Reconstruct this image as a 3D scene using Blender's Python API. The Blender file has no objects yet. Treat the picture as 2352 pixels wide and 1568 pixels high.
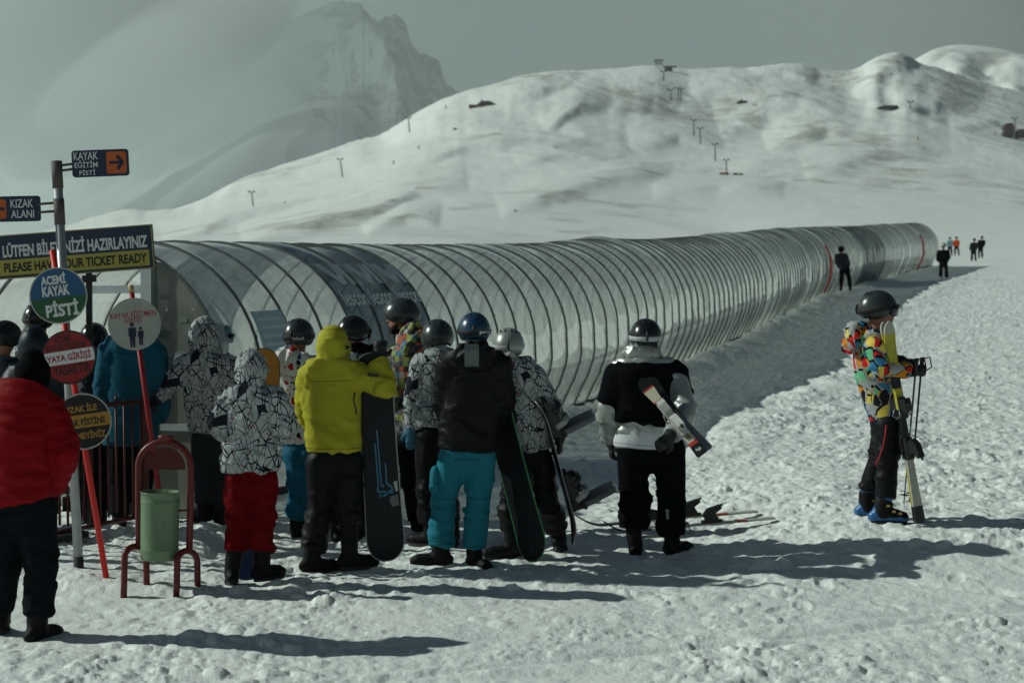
import bpy, math, random
import numpy as np
from mathutils import Vector, Matrix

random.seed(7); np.random.seed(7)
SC = bpy.context.scene
COL = SC.collection

# ------------------------------------------------------------------ camera, light, exposure
F = 3700.0                      # focal length in units of the 2352 px wide overview
CX, CY, ROWH = 1176.0, 784.0, 720.0
CAMZ = 1.90
PITCH = math.atan((CY - ROWH) / F)
cam_d = bpy.data.cameras.new("camera")
cam = bpy.data.objects.new("camera", cam_d); COL.objects.link(cam)
cam.location = (0, 0, CAMZ)
cam.rotation_euler = (math.pi / 2 - PITCH, 0, 0)
cam_d.sensor_width = 36.0
cam_d.lens = F / 2352 * 36.0
cam_d.clip_start = 0.1; cam_d.clip_end = 40000
cam_d.dof.use_dof = True; cam_d.dof.focus_distance = 12.2; cam_d.dof.aperture_fstop = 3.2
SC.camera = cam

SUN_EL, SUN_AZ = math.radians(33), math.radians(7)      # the sun stands to the left, a little beyond the scene
sun_vec = Vector((-math.cos(SUN_EL) * math.cos(SUN_AZ), math.cos(SUN_EL) * math.sin(SUN_AZ), math.sin(SUN_EL)))
sd = bpy.data.lights.new("sun", 'SUN'); sd.energy = 5.0; sd.angle = math.radians(0.55); sd.color = (0.90, 1.0, 0.91)
sun = bpy.data.objects.new("sun", sd); COL.objects.link(sun)
sun.rotation_euler = (-sun_vec).to_track_quat('-Z', 'Y').to_euler()
sun.location = (-40, 10, 40)

W = bpy.data.worlds.new("World"); SC.world = W; W.use_nodes = True
nt = W.node_tree; nt.nodes.clear()
def wn(t, **k):
    n = nt.nodes.new(t)
    for a, b in k.items(): setattr(n, a, b)
    return n
wout = wn('ShaderNodeOutputWorld'); wbg = wn('ShaderNodeBackground')
sky = wn('ShaderNodeTexSky', sky_type='NISHITA', sun_disc=False)
sky.sun_elevation = SUN_EL
sky.sun_rotation = math.atan2(sun_vec.x, sun_vec.y)
sky.altitude = 2600; sky.air_density = 0.75; sky.dust_density = 0.15; sky.ozone_density = 1.6
wbg.inputs['Strength'].default_value = 0.05
# a bank of cloud low over the mountains
tc = wn('ShaderNodeTexCoord'); sep = wn('ShaderNodeSeparateXYZ')
nz = wn('ShaderNodeTexNoise'); nz.inputs['Scale'].default_value = 2.2; nz.inputs['Detail'].default_value = 4
nt.links.new(tc.outputs['Generated'], sep.inputs[0]); nt.links.new(tc.outputs['Generated'], nz.inputs['Vector'])
ad = wn('ShaderNodeMath', operation='MULTIPLY_ADD'); ad.inputs[1].default_value = 0.28; 
nt.links.new(nz.outputs['Fac'], ad.inputs[0]); nt.links.new(sep.outputs['Z'], ad.inputs[2])
rmp = wn('ShaderNodeMapRange', interpolation_type='SMOOTHSTEP')
rmp.inputs['From Min'].default_value = 0.30; rmp.inputs['From Max'].default_value = 0.58
rmp.inputs['To Min'].default_value = 1.0; rmp.inputs['To Max'].default_value = 0.0
nt.links.new(ad.outputs[0], rmp.inputs['Value'])
# brighter towards the sun (left), darker to the right
cl = wn('ShaderNodeMapRange'); cl.inputs['From Min'].default_value = -0.35; cl.inputs['From Max'].default_value = 0.35
cl.inputs['To Min'].default_value = 1.0; cl.inputs['To Max'].default_value = 0.0
nt.links.new(sep.outputs['X'], cl.inputs['Value'])
cmix = wn('ShaderNodeMix', data_type='RGBA')
cmix.inputs[6].default_value = (1.9, 2.7, 2.6, 1); cmix.inputs[7].default_value = (11.5, 13.6, 12.6, 1)
nt.links.new(cl.outputs[0], cmix.inputs[0])
tint = wn('ShaderNodeMix', data_type='RGBA', blend_type='MULTIPLY'); tint.inputs[0].default_value = 1.0
tint.inputs[7].default_value = (0.19, 0.54, 0.66, 1)
nt.links.new(sky.outputs[0], tint.inputs[6])
smix = wn('ShaderNodeMix', data_type='RGBA')
nt.links.new(rmp.outputs[0], smix.inputs[0]); nt.links.new(tint.outputs[2], smix.inputs[6]); nt.links.new(cmix.outputs[2], smix.inputs[7])
# a patch of cloud the sun breaks into, low on the left
gd = wn('ShaderNodeVectorMath', operation='DOT_PRODUCT'); gd.inputs[1].default_value = Vector((-.215, 1, .150)).normalized()
nt.links.new(tc.outputs['Generated'], gd.inputs[0])
gr_ = wn('ShaderNodeMapRange', interpolation_type='SMOOTHERSTEP'); gr_.inputs[1].default_value = .982; gr_.inputs[2].default_value = 1.0
nt.links.new(gd.outputs['Value'], gr_.inputs[0])
gm = wn('ShaderNodeMix', data_type='RGBA', blend_type='ADD'); gm.inputs[7].default_value = (8.0, 9.6, 9.4, 1)
nt.links.new(gr_.outputs[0], gm.inputs[0]); nt.links.new(smix.outputs[2], gm.inputs[6])
nt.links.new(gm.outputs[2], wbg.inputs['Color']); nt.links.new(wbg.outputs[0], wout.inputs[0])

SC.view_settings.view_transform = 'Standard'; SC.view_settings.look = 'None'
SC.view_settings.exposure = -0.68; SC.view_settings.gamma = 1
SC.view_settings.use_curve_mapping = False
SC.render.engine = 'CYCLES'
cy = SC.cycles
cy.use_denoising = True
try: cy.denoiser = 'OPENIMAGEDENOISE'
except Exception: pass
cy.max_bounces = 10; cy.diffuse_bounces = 3; cy.glossy_bounces = 3; cy.transmission_bounces = 4
cy.transparent_max_bounces = 16; cy.volume_bounces = 6; cy.caustics_reflective = False; cy.caustics_refractive = False

# ------------------------------------------------------------------ helpers
def at(px, py, D):
    """a point that stands D metres in front of the camera, on the sight line of a pixel of the 2352 x 1568 overview"""
    cx, cy_ = (px - CX) / F, (CY - py) / F
    d = Vector((cx, math.cos(PITCH) + cy_ * math.sin(PITCH), -math.sin(PITCH) + cy_ * math.cos(PITCH)))
    d *= D / d.y
    return Vector((d.x, d.y, d.z + CAMZ))

def tag(o, label=None, cat=None, group=None, kind=None):
    if label: o["label"] = label
    if cat: o["category"] = cat
    if group: o["group"] = group
    if kind: o["kind"] = kind
    return o

def link(name, me, parent=None):
    o = bpy.data.objects.new(name, me); COL.objects.link(o)
    if parent is not None:
        o.parent = parent
        o.matrix_parent_inverse = Matrix.Translation(-parent.location) if parent.parent is None else Matrix()
    return o

def thing(name, loc, label, cat, group=None):
    o = bpy.data.objects.new(name, None); COL.objects.link(o)
    o.empty_display_size = 0.2
    o.location = loc
    return tag(o, label, cat, group)

class MB:
    """collects shapes into one mesh"""
    def __init__(s): s.v = []; s.f = []; s.m = []; s.mi = 0; s.sm = []; s.smooth = False; s.prims = []
    def add(s, vs, fs):
        b = len(s.v)
        s.v += [tuple(v) for v in vs]
        for f in fs:
            s.f.append([b + i for i in f]); s.m.append(s.mi); s.sm.append(s.smooth)
        return s
    def box(s, c, size, R=None):
        hx, hy, hz = size[0] / 2, size[1] / 2, size[2] / 2
        vs = [Vector((x * hx, y * hy, z * hz)) for x in (-1, 1) for y in (-1, 1) for z in (-1, 1)]
        if R is not None: vs = [R @ v for v in vs]
        vs = [v + Vector(c) for v in vs]
        return s.add(vs, [(0, 1, 3, 2), (4, 6, 7, 5), (0, 4, 5, 1), (2, 3, 7, 6), (0, 2, 6, 4), (1, 5, 7, 3)])
    def rbox(s, c, size, R=None, r=0.01, seg=3):
        """a plate with rounded outline in its local XZ plane, thickness along Y"""
        hx, hz, hy = size[0] / 2, size[2] / 2, size[1] / 2
        pts = []
        for (sx, sz, a0) in ((1, 1, 0), (-1, 1, 90), (-1, -1, 180), (1, -1, 270)):
            for k in range(seg + 1):
                a = math.radians(a0 + 90 * k / seg)
                pts.append((sx * (hx - r) + r * math.cos(a), sz * (hz - r) + r * math.sin(a)))
        return s.prism(pts, hy, c, R)
    def prism(s, pts, hy, c=(0, 0, 0), R=None):
        n = len(pts)
        vs = [Vector((p[0], -hy, p[1])) for p in pts] + [Vector((p[0], hy, p[1])) for p in pts]
        if R is not None: vs = [R @ v for v in vs]
        vs = [v + Vector(c) for v in vs]
        fs = [tuple(range(n)), tuple(range(2 * n - 1, n - 1, -1))]
        fs += [(i, i + n, (i + 1) % n + n, (i + 1) % n) for i in range(n)]
        return s.add(vs, fs)
    def tube(s, pts, rad, seg=10, caps=True, flat=1.0, up=None):
        pts = [Vector(p) for p in pts]
        n = len(pts)
        rad = rad if hasattr(rad, '__len__') else [rad] * n
        rings = []; prev = None
        for i, p in enumerate(pts):
            t = (pts[min(i + 1, n - 1)] - pts[max(i - 1, 0)]).normalized()
            if prev is None:
                a = Vector(up) if up is not None else (Vector((0, 0, 1)) if abs(t.z) < 0.9 else Vector((0, 1, 0)))
            else: a = prev
            x = (a - t * a.dot(t)).normalized(); y = t.cross(x); prev = x
            rings.append([p + (x * math.cos(2 * math.pi * k / seg) * flat + y * math.sin(2 * math.pi * k / seg)) * rad[i] for k in range(seg)])
        vs = [v for r in rings for v in r]; fs = []
        for i in range(n - 1):
            for k in range(seg):
                a = i * seg + k; b = i * seg + (k + 1) % seg
                fs.append((a, b, b + seg, a + seg))
        if caps:
            fs.append(tuple(range(seg - 1, -1, -1))); fs.append(tuple(range((n - 1) * seg, n * seg)))
        sm = s.smooth; s.smooth = True; s.add(vs, fs); s.smooth = sm
        return s
    def ellipsoid(s, c, r, R=None, nu=16, nv=10):
        s.prims.append(('ell', np.array(c, float), np.array(r, float), np.array(R if R is not None else Matrix.Identity(3), float)))
        vs = []; fs = []
        for j in range(nv + 1):
            th = math.pi * j / nv
            for i in range(nu):
                ph = 2 * math.pi * i / nu
                v = Vector((r[0] * math.sin(th) * math.cos(ph), r[1] * math.sin(th) * math.sin(ph), r[2] * math.cos(th)))
                if R is not None: v = R @ v
                vs.append(v + Vector(c))
        for j in range(nv):
            for i in range(nu):
                a = j * nu + i; b = j * nu + (i + 1) % nu
                fs.append((a, a + nu, b + nu, b))
        sm = s.smooth; s.smooth = True; s.add(vs, fs); s.smooth = sm
        return s
    def mesh(s, name, mats):
        me = bpy.data.meshes.new(name)
        me.from_pydata(s.v, [], s.f); 
        for m in (mats if isinstance(mats, (list, tuple)) else [mats]): me.materials.append(m)
        me.polygons.foreach_set('material_index', s.m)
        me.polygons.foreach_set('use_smooth', s.sm)
        me.validate(); me.update()
        return me
    def build(s, name, mats, parent=None):
        return link(name, s.mesh(name, mats), parent)

def rot(ax, deg): return Matrix.Rotation(math.radians(deg), 3, ax)

def frame_to(zdir, ydir):
    z = Vector(zdir).normalized(); y = Vector(ydir); y = (y - z * y.dot(z)).normalized(); x = y.cross(z)
    return Matrix((x, y, z)).transposed()

# ------------------------------------------------------------------ materials
class NB:
    def __init__(s, name):
        s.m = bpy.data.materials.new(name); s.m.use_nodes = True
        s.t = s.m.node_tree; s.t.nodes.clear(); s.out = s.n('ShaderNodeOutputMaterial')
    def n(s, t, ins=None, **k):
        n = s.t.nodes.new(t)
        for a, b in k.items(): setattr(n, a, b)
        for a, b in (ins or {}).items(): s.set(n, a, b)
        return n
    def set(s, n, a, b):
        if isinstance(b, bpy.types.NodeSocket): s.t.links.new(b, n.inputs[a])
        elif isinstance(b, bpy.types.Node): s.t.links.new(b.outputs[0], n.inputs[a])
        else: n.inputs[a].default_value = b
    def math(s, op, a, b=0.0, c=0.0, clamp=False):
        n = s.n('ShaderNodeMath', {0: a, 1: b, 2: c}, operation=op); n.use_clamp = clamp
        return n.outputs[0]
    def mix(s, f, a, b, blend='MIX'):
        return s.n('ShaderNodeMix', {0: f, 6: a, 7: b}, data_type='RGBA', blend_type=blend).outputs[2]
    def step(s, v, lo, hi, a=0.0, b=1.0):
        return s.n('ShaderNodeMapRange', {0: v, 1: lo, 2: hi, 3: a, 4: b}, interpolation_type='SMOOTHSTEP').outputs[0]
    def noise(s, vec, scale, detail=3, rough=0.5):
        return s.n('ShaderNodeTexNoise', {'Vector': vec, 'Scale': scale, 'Detail': detail, 'Roughness': rough})
    def obj(s): return s.n('ShaderNodeTexCoord').outputs['Object']
    def attr(s, name): return s.n('ShaderNodeAttribute', attribute_name=name)
    def bump(s, h, strength=0.3, dist=0.02, normal=None):
        i = {'Height': h, 'Strength': strength, 'Distance': dist}
        if normal is not None: i['Normal'] = normal
        return s.n('ShaderNodeBump', i).outputs[0]
    def bsdf(s, base, rough=0.6, metal=0.0, normal=None, **k):
        n = s.n('ShaderNodeBsdfPrincipled', {'Base Color': base, 'Roughness': rough, 'Metallic': metal})
        if normal is not None: s.set(n, 'Normal', normal)
        for a, b in k.items(): s.set(n, a.replace('_', ' '), b)
        return n
    def done(s, sh):
        s.t.links.new(sh.outputs[0] if isinstance(sh, bpy.types.Node) else sh, s.out.inputs[0]); return s.m

def rgb(r, g, b): return (r, g, b, 1.0)
_cache = {}
def paint(name, col, rough=0.45, metal=0.0, wear=0.25, spec=0.4, scale=9.0):
    if name in _cache: return _cache[name]
    b = NB(name); o = b.obj()
    n1 = b.noise(o, scale, 5, 0.6); n2 = b.noise(o, scale * 7, 3)
    f = b.math('MULTIPLY', b.step(n1.outputs[0], 0.35, 0.75), wear)
    c = b.mix(f, rgb(*col), rgb(*[x * 0.55 for x in col]))
    r = b.math('MULTIPLY_ADD', n2.outputs[0], 0.25, rough - 0.12)
    sh = b.bsdf(c, r, metal, b.bump(n2.outputs[0], 0.08, 0.004)); sh.inputs['Specular IOR Level'].default_value = spec
    _cache[name] = b.done(sh)
    return _cache[name]

def cloth(name, col, rough=0.75, sheen=0.1, spec=0.07, bump=0.35, scale=26.0):
    if name in _cache: return _cache[name]
    b = NB(name); o = b.obj()
    mp = b.n('ShaderNodeMapping', {'Vector': o, 'Scale': (1.0, 1.0, 1.7)})
    n1 = b.noise(mp.outputs[0], scale, 4, 0.55); n2 = b.noise(o, 5.0, 3)
    c = b.mix(b.step(n2.outputs[0], 0.3, 0.7, 0.0, 0.35), rgb(*col), rgb(*[x * 0.75 for x in col]))
    sm_ = b.n('ShaderNodeSeparateXYZ', {0: b.attr("seam").outputs['Vector']}); ln = None
    for q in range(3):
        d = b.step(b.math('ABSOLUTE', b.math('SUBTRACT', sm_.outputs[q], 1.0)), .002, .0065, 1.0, 0.0)
        ln = d if ln is None else b.math('MAXIMUM', ln, d)
    c = b.mix(b.math('MULTIPLY', ln, .55), c, rgb(*[x * .3 for x in col]))
    hgt = b.math('SUBTRACT', n1.outputs[0], b.math('MULTIPLY', ln, .6))
    sh = b.bsdf(c, rough, 0.0, b.bump(hgt, bump, 0.012)); sh.inputs['Specular IOR Level'].default_value = spec
    _cache[name] = b.done(sh)
    return _cache[name]

# ------------------------------------------------------------------ numpy noise
def _h(ix, iy, s):
    ix = ix.astype(np.int64); iy = iy.astype(np.int64)
    n = (ix * 374761393 + iy * 668265263 + s * 982451653) & 0xffffffff
    n = ((n ^ (n >> 13)) * 1274126177) & 0xffffffff
    n = (n ^ (n >> 16)) & 0xffffffff
    return n / 4294967295.0
def vnoise(x, y, s=0):
    ix = np.floor(x); iy = np.floor(y); fx = x - ix; fy = y - iy
    ux = fx ** 3 * (fx * (fx * 6 - 15) + 10); uy = fy ** 3 * (fy * (fy * 6 - 15) + 10)
    a = _h(ix, iy, s); b = _h(ix + 1, iy, s); c = _h(ix, iy + 1, s); d = _h(ix + 1, iy + 1, s)
    return (a + (b - a) * ux + (c - a) * uy + (a - b - c + d) * ux * uy) * 2 - 1
def fbm(x, y, s=0, oct=4, g=0.5, lac=2.03):
    r = 0; a = 1.0
    for o in range(oct):
        r = r + a * vnoise(x, y, s + o * 17); x = x * lac + 13.1; y = y * lac + 7.7; a *= g
    return r
def ridged(x, y, s=0, oct=4, g=0.5):
    r = 0; a = 1.0
    for o in range(oct):
        r = r + a * (1 - 2 * np.abs(vnoise(x, y, s + o * 17))); x = x * 2.1 + 3.1; y = y * 2.1 + 5.7; a *= g
    return r
def sstep(a, b, x):
    t = np.clip((x - a) / (b - a), 0, 1); return t * t * (3 - 2 * t)
def herm(xs, ys, x):
    """smooth curve through knots"""
    xs = np.asarray(xs, float); ys = np.asarray(ys, float)
    d = np.diff(ys) / np.diff(xs); m = np.zeros_like(ys)
    m[1:-1] = (d[:-1] * np.diff(xs)[1:] + d[1:] * np.diff(xs)[:-1]) / (xs[2:] - xs[:-2]); m[0] = d[0]; m[-1] = d[-1]
    x = np.asarray(x, float); xc = np.clip(x, xs[0], xs[-1])
    i = np.clip(np.searchsorted(xs, xc) - 1, 0, len(xs) - 2)
    h = xs[i + 1] - xs[i]; t = (xc - xs[i]) / h
    r = (2 * t**3 - 3 * t**2 + 1) * ys[i] + (t**3 - 2 * t**2 + t) * h * m[i] + (-2 * t**3 + 3 * t**2) * ys[i + 1] + (t**3 - t**2) * h * m[i + 1]
    return r + np.where(x < xs[0], (x - xs[0]) * m[0], 0) + np.where(x > xs[-1], (x - xs[-1]) * m[-1], 0)
def lumps(x, y, cell, prob, hmin, hmax, s):
    ix = np.floor(x / cell); iy = np.floor(y / cell); r = np.zeros_like(x)
    for dx in (-1, 0, 1):
        for dy in (-1, 0, 1):
            jx = ix + dx; jy = iy + dy
            on = _h(jx, jy, s) < prob
            cx = (jx + _h(jx, jy, s + 1)) * cell; cyy = (jy + _h(jx, jy, s + 2)) * cell
            k = _h(jx, jy, s + 3); rad = cell * (0.22 + 0.5 * k); hh = hmin + (hmax - hmin) * k * k
            an = _h(jx, jy, s + 4) * 6.28
            ex = (x - cx) * np.cos(an) + (y - cyy) * np.sin(an); ey = -(x - cx) * np.sin(an) + (y - cyy) * np.cos(an)
            d = np.sqrt((ex / 1.25) ** 2 + (ey * 1.15) ** 2) / rad
            r = np.maximum(r, np.where(on, hh * np.clip(1 - d ** 2.4, 0, 1) ** 0.7, 0))
    return r
# ------------------------------------------------------------------ terrain
BASE_Y = [-60, 0, 8, 10, 12, 14, 16, 20, 24, 32, 44, 56, 74, 92, 115, 140, 200]
BASE_Z = [-1.2, -.2, -.15, -.09, .01, .07, .14, .28, .46, .88, 1.62, 2.4, 3.45, 4.6, 5.8, 7.0, 10.0]
def g0(x, y):
    """the groomed slope without its clods"""
    x = np.asarray(x, float); y = np.asarray(y, float)
    z = herm(BASE_Y, BASE_Z, y)
    z = z + 0.17 * sstep(1.2, 3.0, x) * sstep(11.0, 13.0, y) * (1 - sstep(22, 34, y))
    return z
def gz(x, y): return float(g0(np.array([x]), np.array([y]))[0])

# base line of the lift tunnel's right hand wall
TUN = [(-2.85, 14.2), (-2.25, 15.74), (0.87, 23.87), (5.4, 38.5), (10.7, 56.0), (17.0, 74.0), (24.0, 92.0)]
def tun_x(y): return herm([p[1] for p in TUN], [p[0] for p in TUN], y)

RU = [-9000, -2500, -900, -300, 0, 146, 220, 317, 342, 440, 561, 635, 732, 806, 879, 928, 977, 1050, 1149, 1200, 1302, 1394, 1507, 1573, 1660, 1763, 1839, 1967, 2018, 2059, 2100, 2160, 2220, 2352, 2700, 3400, 5000, 9500]
RY = [560, 590, 590, 575, 560, 530, 500, 482, 488, 469, 415, 390, 356, 327, 308, 278, 249, 217, 193, 178, 166, 160, 155, 160, 162, 162, 157, 167, 142, 134, 144, 163, 184, 216, 300, 380, 420, 480]
DRU = [-9000, 0, 440, 1000, 1500, 2352, 9500]
DRY = [520, 520, 640, 820, 980, 1150, 900]

# wind-carved crests of the hillside: polyline (overview px), height in px, windward and lee widths
DRIFTS = [([(380, 555), (520, 505), (660, 470), (800, 455)], 7, 42, 10), ([(560, 560), (700, 520), (860, 480), (960, 430), (1075, 415)], 12, 60, 13), ([(840, 535), (930, 490), (1010, 500)], 8, 40, 12),
    ([(470, 470), (640, 405), (780, 350)], 5, 40, 9), ([(800, 420), (960, 370), (1130, 330), (1290, 320)], 8, 55, 11), ([(980, 330), (1060, 300), (1200, 285)], 6, 40, 10), ([(1150, 480), (1260, 440), (1420, 410), (1560, 400)], 9, 60, 14),
    ([(1080, 260), (1240, 215), (1340, 190)], 7, 50, 12), ([(1240, 300), (1330, 250), (1420, 240)], 9, 45, 12), ([(1390, 250), (1500, 230), (1570, 260)], 7, 60, 14), ([(1440, 330), (1560, 300), (1660, 330)], 8, 60, 12), ([(1180, 385), (1330, 350), (1460, 370)], 7, 60, 12),
    ([(1580, 220), (1700, 215), (1790, 235)], 8, 60, 14), ([(1640, 290), (1760, 250), (1860, 250)], 9, 70, 16), ([(1700, 190), (1800, 170), (1880, 195)], 9, 70, 15), ([(1760, 330), (1900, 290), (1990, 320)], 8, 80, 15), ([(1850, 400), (2010, 350), (2180, 340)], 7, 90, 16), ([(1960, 230), (2060, 150), (2110, 150)], 13, 60, 20), ([(2050, 265), (2160, 240), (2270, 262)], 9, 70, 14), ([(2180, 300), (2300, 280), (2420, 300)], 7, 70, 14), ([(1500, 450), (1650, 430), (1800, 440)], 6, 70, 14), ([(1880, 215), (1990, 190), (2080, 215)], 9, 60, 14)]
def build_ground():
    us = np.concatenate([np.linspace(-9000, -1200, 60)[:-1], np.linspace(-1200, -60, 90)[:-1], np.linspace(-60, 2420, 1080)[:-1], np.linspace(2420, 3600, 90)[:-1], np.linspace(3600, 9500, 60)])
    ys = [2.5]
    while ys[-1] < 1500:
        y = ys[-1]
        if y < 8.3: d = 0.12
        elif y < 17: d = 0.026
        elif y < 26: d = 0.026 + (y - 17) * 0.006
        elif y < 120: d = y * 0.0075 - .11
        else: d = y * 0.0085
        ys.append(y + d)
    ys = np.array(ys)
    U, Y = np.meshgrid(us, ys)
    X = (U - CX) / F * Y
    Z = g0(X, np.minimum(Y, 200.0))
    # ---- near relief: clods and trampled snow, worked out on the rows under 110 m
    k = int(np.searchsorted(ys, 110)); x = X[:k]; y = Y[:k]
    fade = 1 - sstep(60, 105, y)
    tx = tun_x(y); dt = x - tx                                  # metres to the right of the tunnel
    n0 = fbm(x * .9, y * .5, 151, 3)
    churn = sstep(2.6, 4.2, dt + 0.5 * fbm(x * .8, y * .5, 3, 2)) * (1 - sstep(6.4, 8.5, dt + fbm(x * .5, y * .3, 5, 2))) * sstep(12.6, 14.4, y + 0.9 * fbm(x * .9, y * .4, 55, 2) + .25 * (x - 2)) 
    churn = np.maximum(churn, 0.8 * (1 - sstep(1.0, 2.0, dt)) * sstep(15, 17, y) * sstep(-.1, .2, dt))
    churn = np.maximum(churn, (.55 + .35 * n0) * sstep(15, 17.5, y) * sstep(-.1, .3, dt) * (1 - sstep(3.4, 4.2, dt)))
    churn = np.maximum(churn, .4 * sstep(4.2, 6, dt) * sstep(14, 16, y))
    n1 = fbm(x * 1.1, y * 1.1, 11, 3); n2 = fbm(x * 5.5 + y * 1.5, y * 6.0, 21, 3, .6); n3 = fbm(x * 17, y * 17, 31, 2, .6)
    rough = 0.45 + 0.75 * sstep(-.3, .6, fbm(x * .55, y * .55, 41, 3))
    crowd = np.exp(-((x + .7) / 2.6) ** 2 - ((y - 12.3) / 1.0) ** 2)
    dz = 0.014 * n1 + 0.006 * n2 * rough + 0.004 * n3 * rough
    dz += lumps(x, y, 0.30, 0.08, 0.010, 0.040, 61) * rough * (1 + .4 * n2) + lumps(x + .13, y, 0.115, 0.42, 0.005, 0.022, 71) * rough
    n4 = sstep(-.2, .5, fbm(x * 1.7, y * 1.3, 161, 3))
    dz += n4 * lumps(x, y, .062, .5, .003, .015, 171) + (.3 + n4) * lumps(x + .02, y, .15, .12, .006, .022, 181) * (1 + .6 * n3)
    dz += crowd * (0.022 * np.abs(fbm(x * 3.6, y * 3.6, 81, 2)) + lumps(x, y + .2, 0.12, .5, 0.006, 0.024, 91))
    big = sstep(-.15, .7, fbm(x * .7, y * .35, 141, 3)) * (1 - .5 * sstep(18, 30, y))
    dz += .5 * churn * (0.030 * np.abs(fbm(x * 2.4, y * 2.4, 101, 3, .6)) + big * lumps(x, y, 0.33, .45, .015, .10, 111) * (1 + .5 * n2) + (.4 + big) * lumps(x + .07 * n2, y, 0.15, .6, .006, .045, 121) + lumps(x, y + .05 * n2, .075, .6, .003, .018, 131))
    # banks: shovelled bank along the tunnel foot and under the fence and bins
    dz += 0.20 * np.exp(-((dt - .35) / .45) ** 2) * sstep(15.5, 18, y) * (0.6 + .4 * n1)
    dz += 0.10 * np.exp(-((dt - 3.3) / .7) ** 2) * sstep(14, 20, y) * (0.7 + .5 * n1)
    dz += (0.10 + .05 * n1 + .03 * n2) * sstep(2.2, 2.55, -x) * sstep(12.0, 12.5, y) * (1 - sstep(13, 14, y))
    dz += 0.05 * np.exp(-((x + 3.05) / .35) ** 2 - ((y - 11.45) / .25) ** 2) + .05 * np.exp(-((x + 2.55) / .4) ** 2 - ((y - 11.2) / .12) ** 2)
    # boot prints round the queue
    rp = np.random.RandomState(11)
    for _ in range(90):
        px_, py_ = rp.uniform(-4.6, 5.5), rp.uniform(10.6, 13.6); an = rp.uniform(0, 6.28); ca, sa = math.cos(an), math.sin(an)
        i0, i1 = np.searchsorted(ys[:k], [py_ - .3, py_ + .3])
        if i1 <= i0: continue
        xx, yy = x[i0:i1] - px_, y[i0:i1] - py_
        e1 = (xx * ca + yy * sa) / .155; e2 = (-xx * sa + yy * ca) / .062
        q = np.sqrt(e1 * e1 + e2 * e2); dz[i0:i1] += -.010 * (1 - sstep(.5, 1.05, q)) + .0025 * np.exp(-((q - 1.15) / .16) ** 2)
    # ski tracks
    for (x0, y0, sl, w) in ((.4, 9.4, 2.3, .05), (.52, 9.4, 2.3, .05), (2.0, 9.9, 3.6, .06), (2.3, 9.1, 2.6, .04), (3.4, 11, -1.6, .05), (-.6, 8.8, 5, .05), (1.2, 10.2, 4, .05)):
        d = np.abs((x - x0) - sl * (y - y0) - .1 * np.sin(y * 1.3)) / math.sqrt(1 + sl * sl)
        dz -= 0.012 * np.exp(-(d / w) ** 2)
    Z[:k] += dz * fade
    # ---- hills: beyond 150 m the slope swings up to the ridge
    j = int(np.searchsorted(ys, 150)); u = U[j:]; y = Y[j:]
    Dr = herm(DRU, DRY, u); Ry = herm(RU, RY, u); Rs = sum(herm(RU, RY, u + q) for q in range(-320, 321, 64)) / 11.0
    t = np.log(y / 150.0) / np.log(Dr / 150.0)
    row0 = ROWH - (7.5 - CAMZ) * F / 150.0
    zr = CAMZ + (ROWH - Ry) / F * Dr
    sh = np.where(u > 1300, 1.35, 1.0); sh = 1.0 + .45 * sstep(900, 1700, u)
    tt = np.clip(t, 0, 1); Rm = Rs + (Ry - Rs) * sstep(.62, 1.0, tt + .06 * fbm(u / 60, tt * 3, 77, 2))
    row = row0 + (Rm - row0) * tt ** sh
    row = np.where(t >= 1, Ry, row)
    rise = np.zeros_like(row); crest = np.zeros_like(row)
    wob = 6 * vnoise(u / 90, row / 60, 5) + 1.5 * vnoise(u / 31, row / 25, 9)
    for pts, A, wl, wr in DRIFTS:
        best = np.full(row.shape, 1e9); bs = np.zeros(row.shape); bd = np.zeros(row.shape); acc = 0.0
        tot = sum(math.hypot(b[0] - a[0], b[1] - a[1]) for a, b in zip(pts[:-1], pts[1:]))
        for (u0, r0), (u1, r1) in zip(pts[:-1], pts[1:]):
            du, dr = u1 - u0, r1 - r0; L = math.hypot(du, dr); du /= L; dr /= L
            s_ = np.clip((u - u0) * du + (row - r0) * dr, 0, L); px_, py_ = u - u0 - s_ * du, row - r0 - s_ * dr
            dist = np.hypot(px_, py_); sg = np.where(-px_ * dr + py_ * du > 0, 1.0, -1.0)
            m = dist < best; best = np.where(m, dist, best); bd = np.where(m, dist * sg, bd); bs = np.where(m, (acc + s_) / tot, bs); acc += L
        d = bd + wob
        k = np.clip(np.sin(np.pi * np.clip(bs, 0.0, 1)), 0, 1) ** .7
        crest = np.maximum(crest, k * np.exp(-((d - 1) / 6) ** 2) * sstep(6.5, 9.5, A))
        rise = np.maximum(rise, A * k * np.where(d < 0, np.exp(-(d / wl) ** 2), np.exp(-(d / wr) ** 2)))
    def soft(a, n, ax):
        for _ in range(n):
            p = np.pad(a, [(1, 1) if q == ax else (0, 0) for q in range(2)], mode='edge')
            a = (p[:-2] + 2 * p[1:-1] + p[2:]) / 4 if ax == 0 else (p[:, :-2] + 2 * p[:, 1:-1] + p[:, 2:]) / 4
        return a
    rise = soft(soft(rise, 1, 0), 6, 1)
    row = row - 1.35 * rise * np.clip(t * 4, 0, 1)
    z = CAMZ + (ROWH - row) / F * y
    x = X[j:]
    w = np.clip(np.sin(np.clip(t, 0, 1) * math.pi), 0, 1) ** .6
    a = 0.35; xr = x * math.cos(a) + y * math.sin(a) * .9; yr = -x * math.sin(a) + y * math.cos(a)
    wx = 30 * fbm(x / 160, y / 160, 7, 2); 
    rel = .55 * fbm((x + wx) / 105, (y + x * .7) / 250, 201, 3, .42) + .20 * ridged((x + wx - y * .22) / 75, (y * .4 + x * .3) / 120, 221, 2, .38) 
    z = z + w * rel * y * .0115 * (1 - .55 * sstep(1650, 1950, u))
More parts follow.
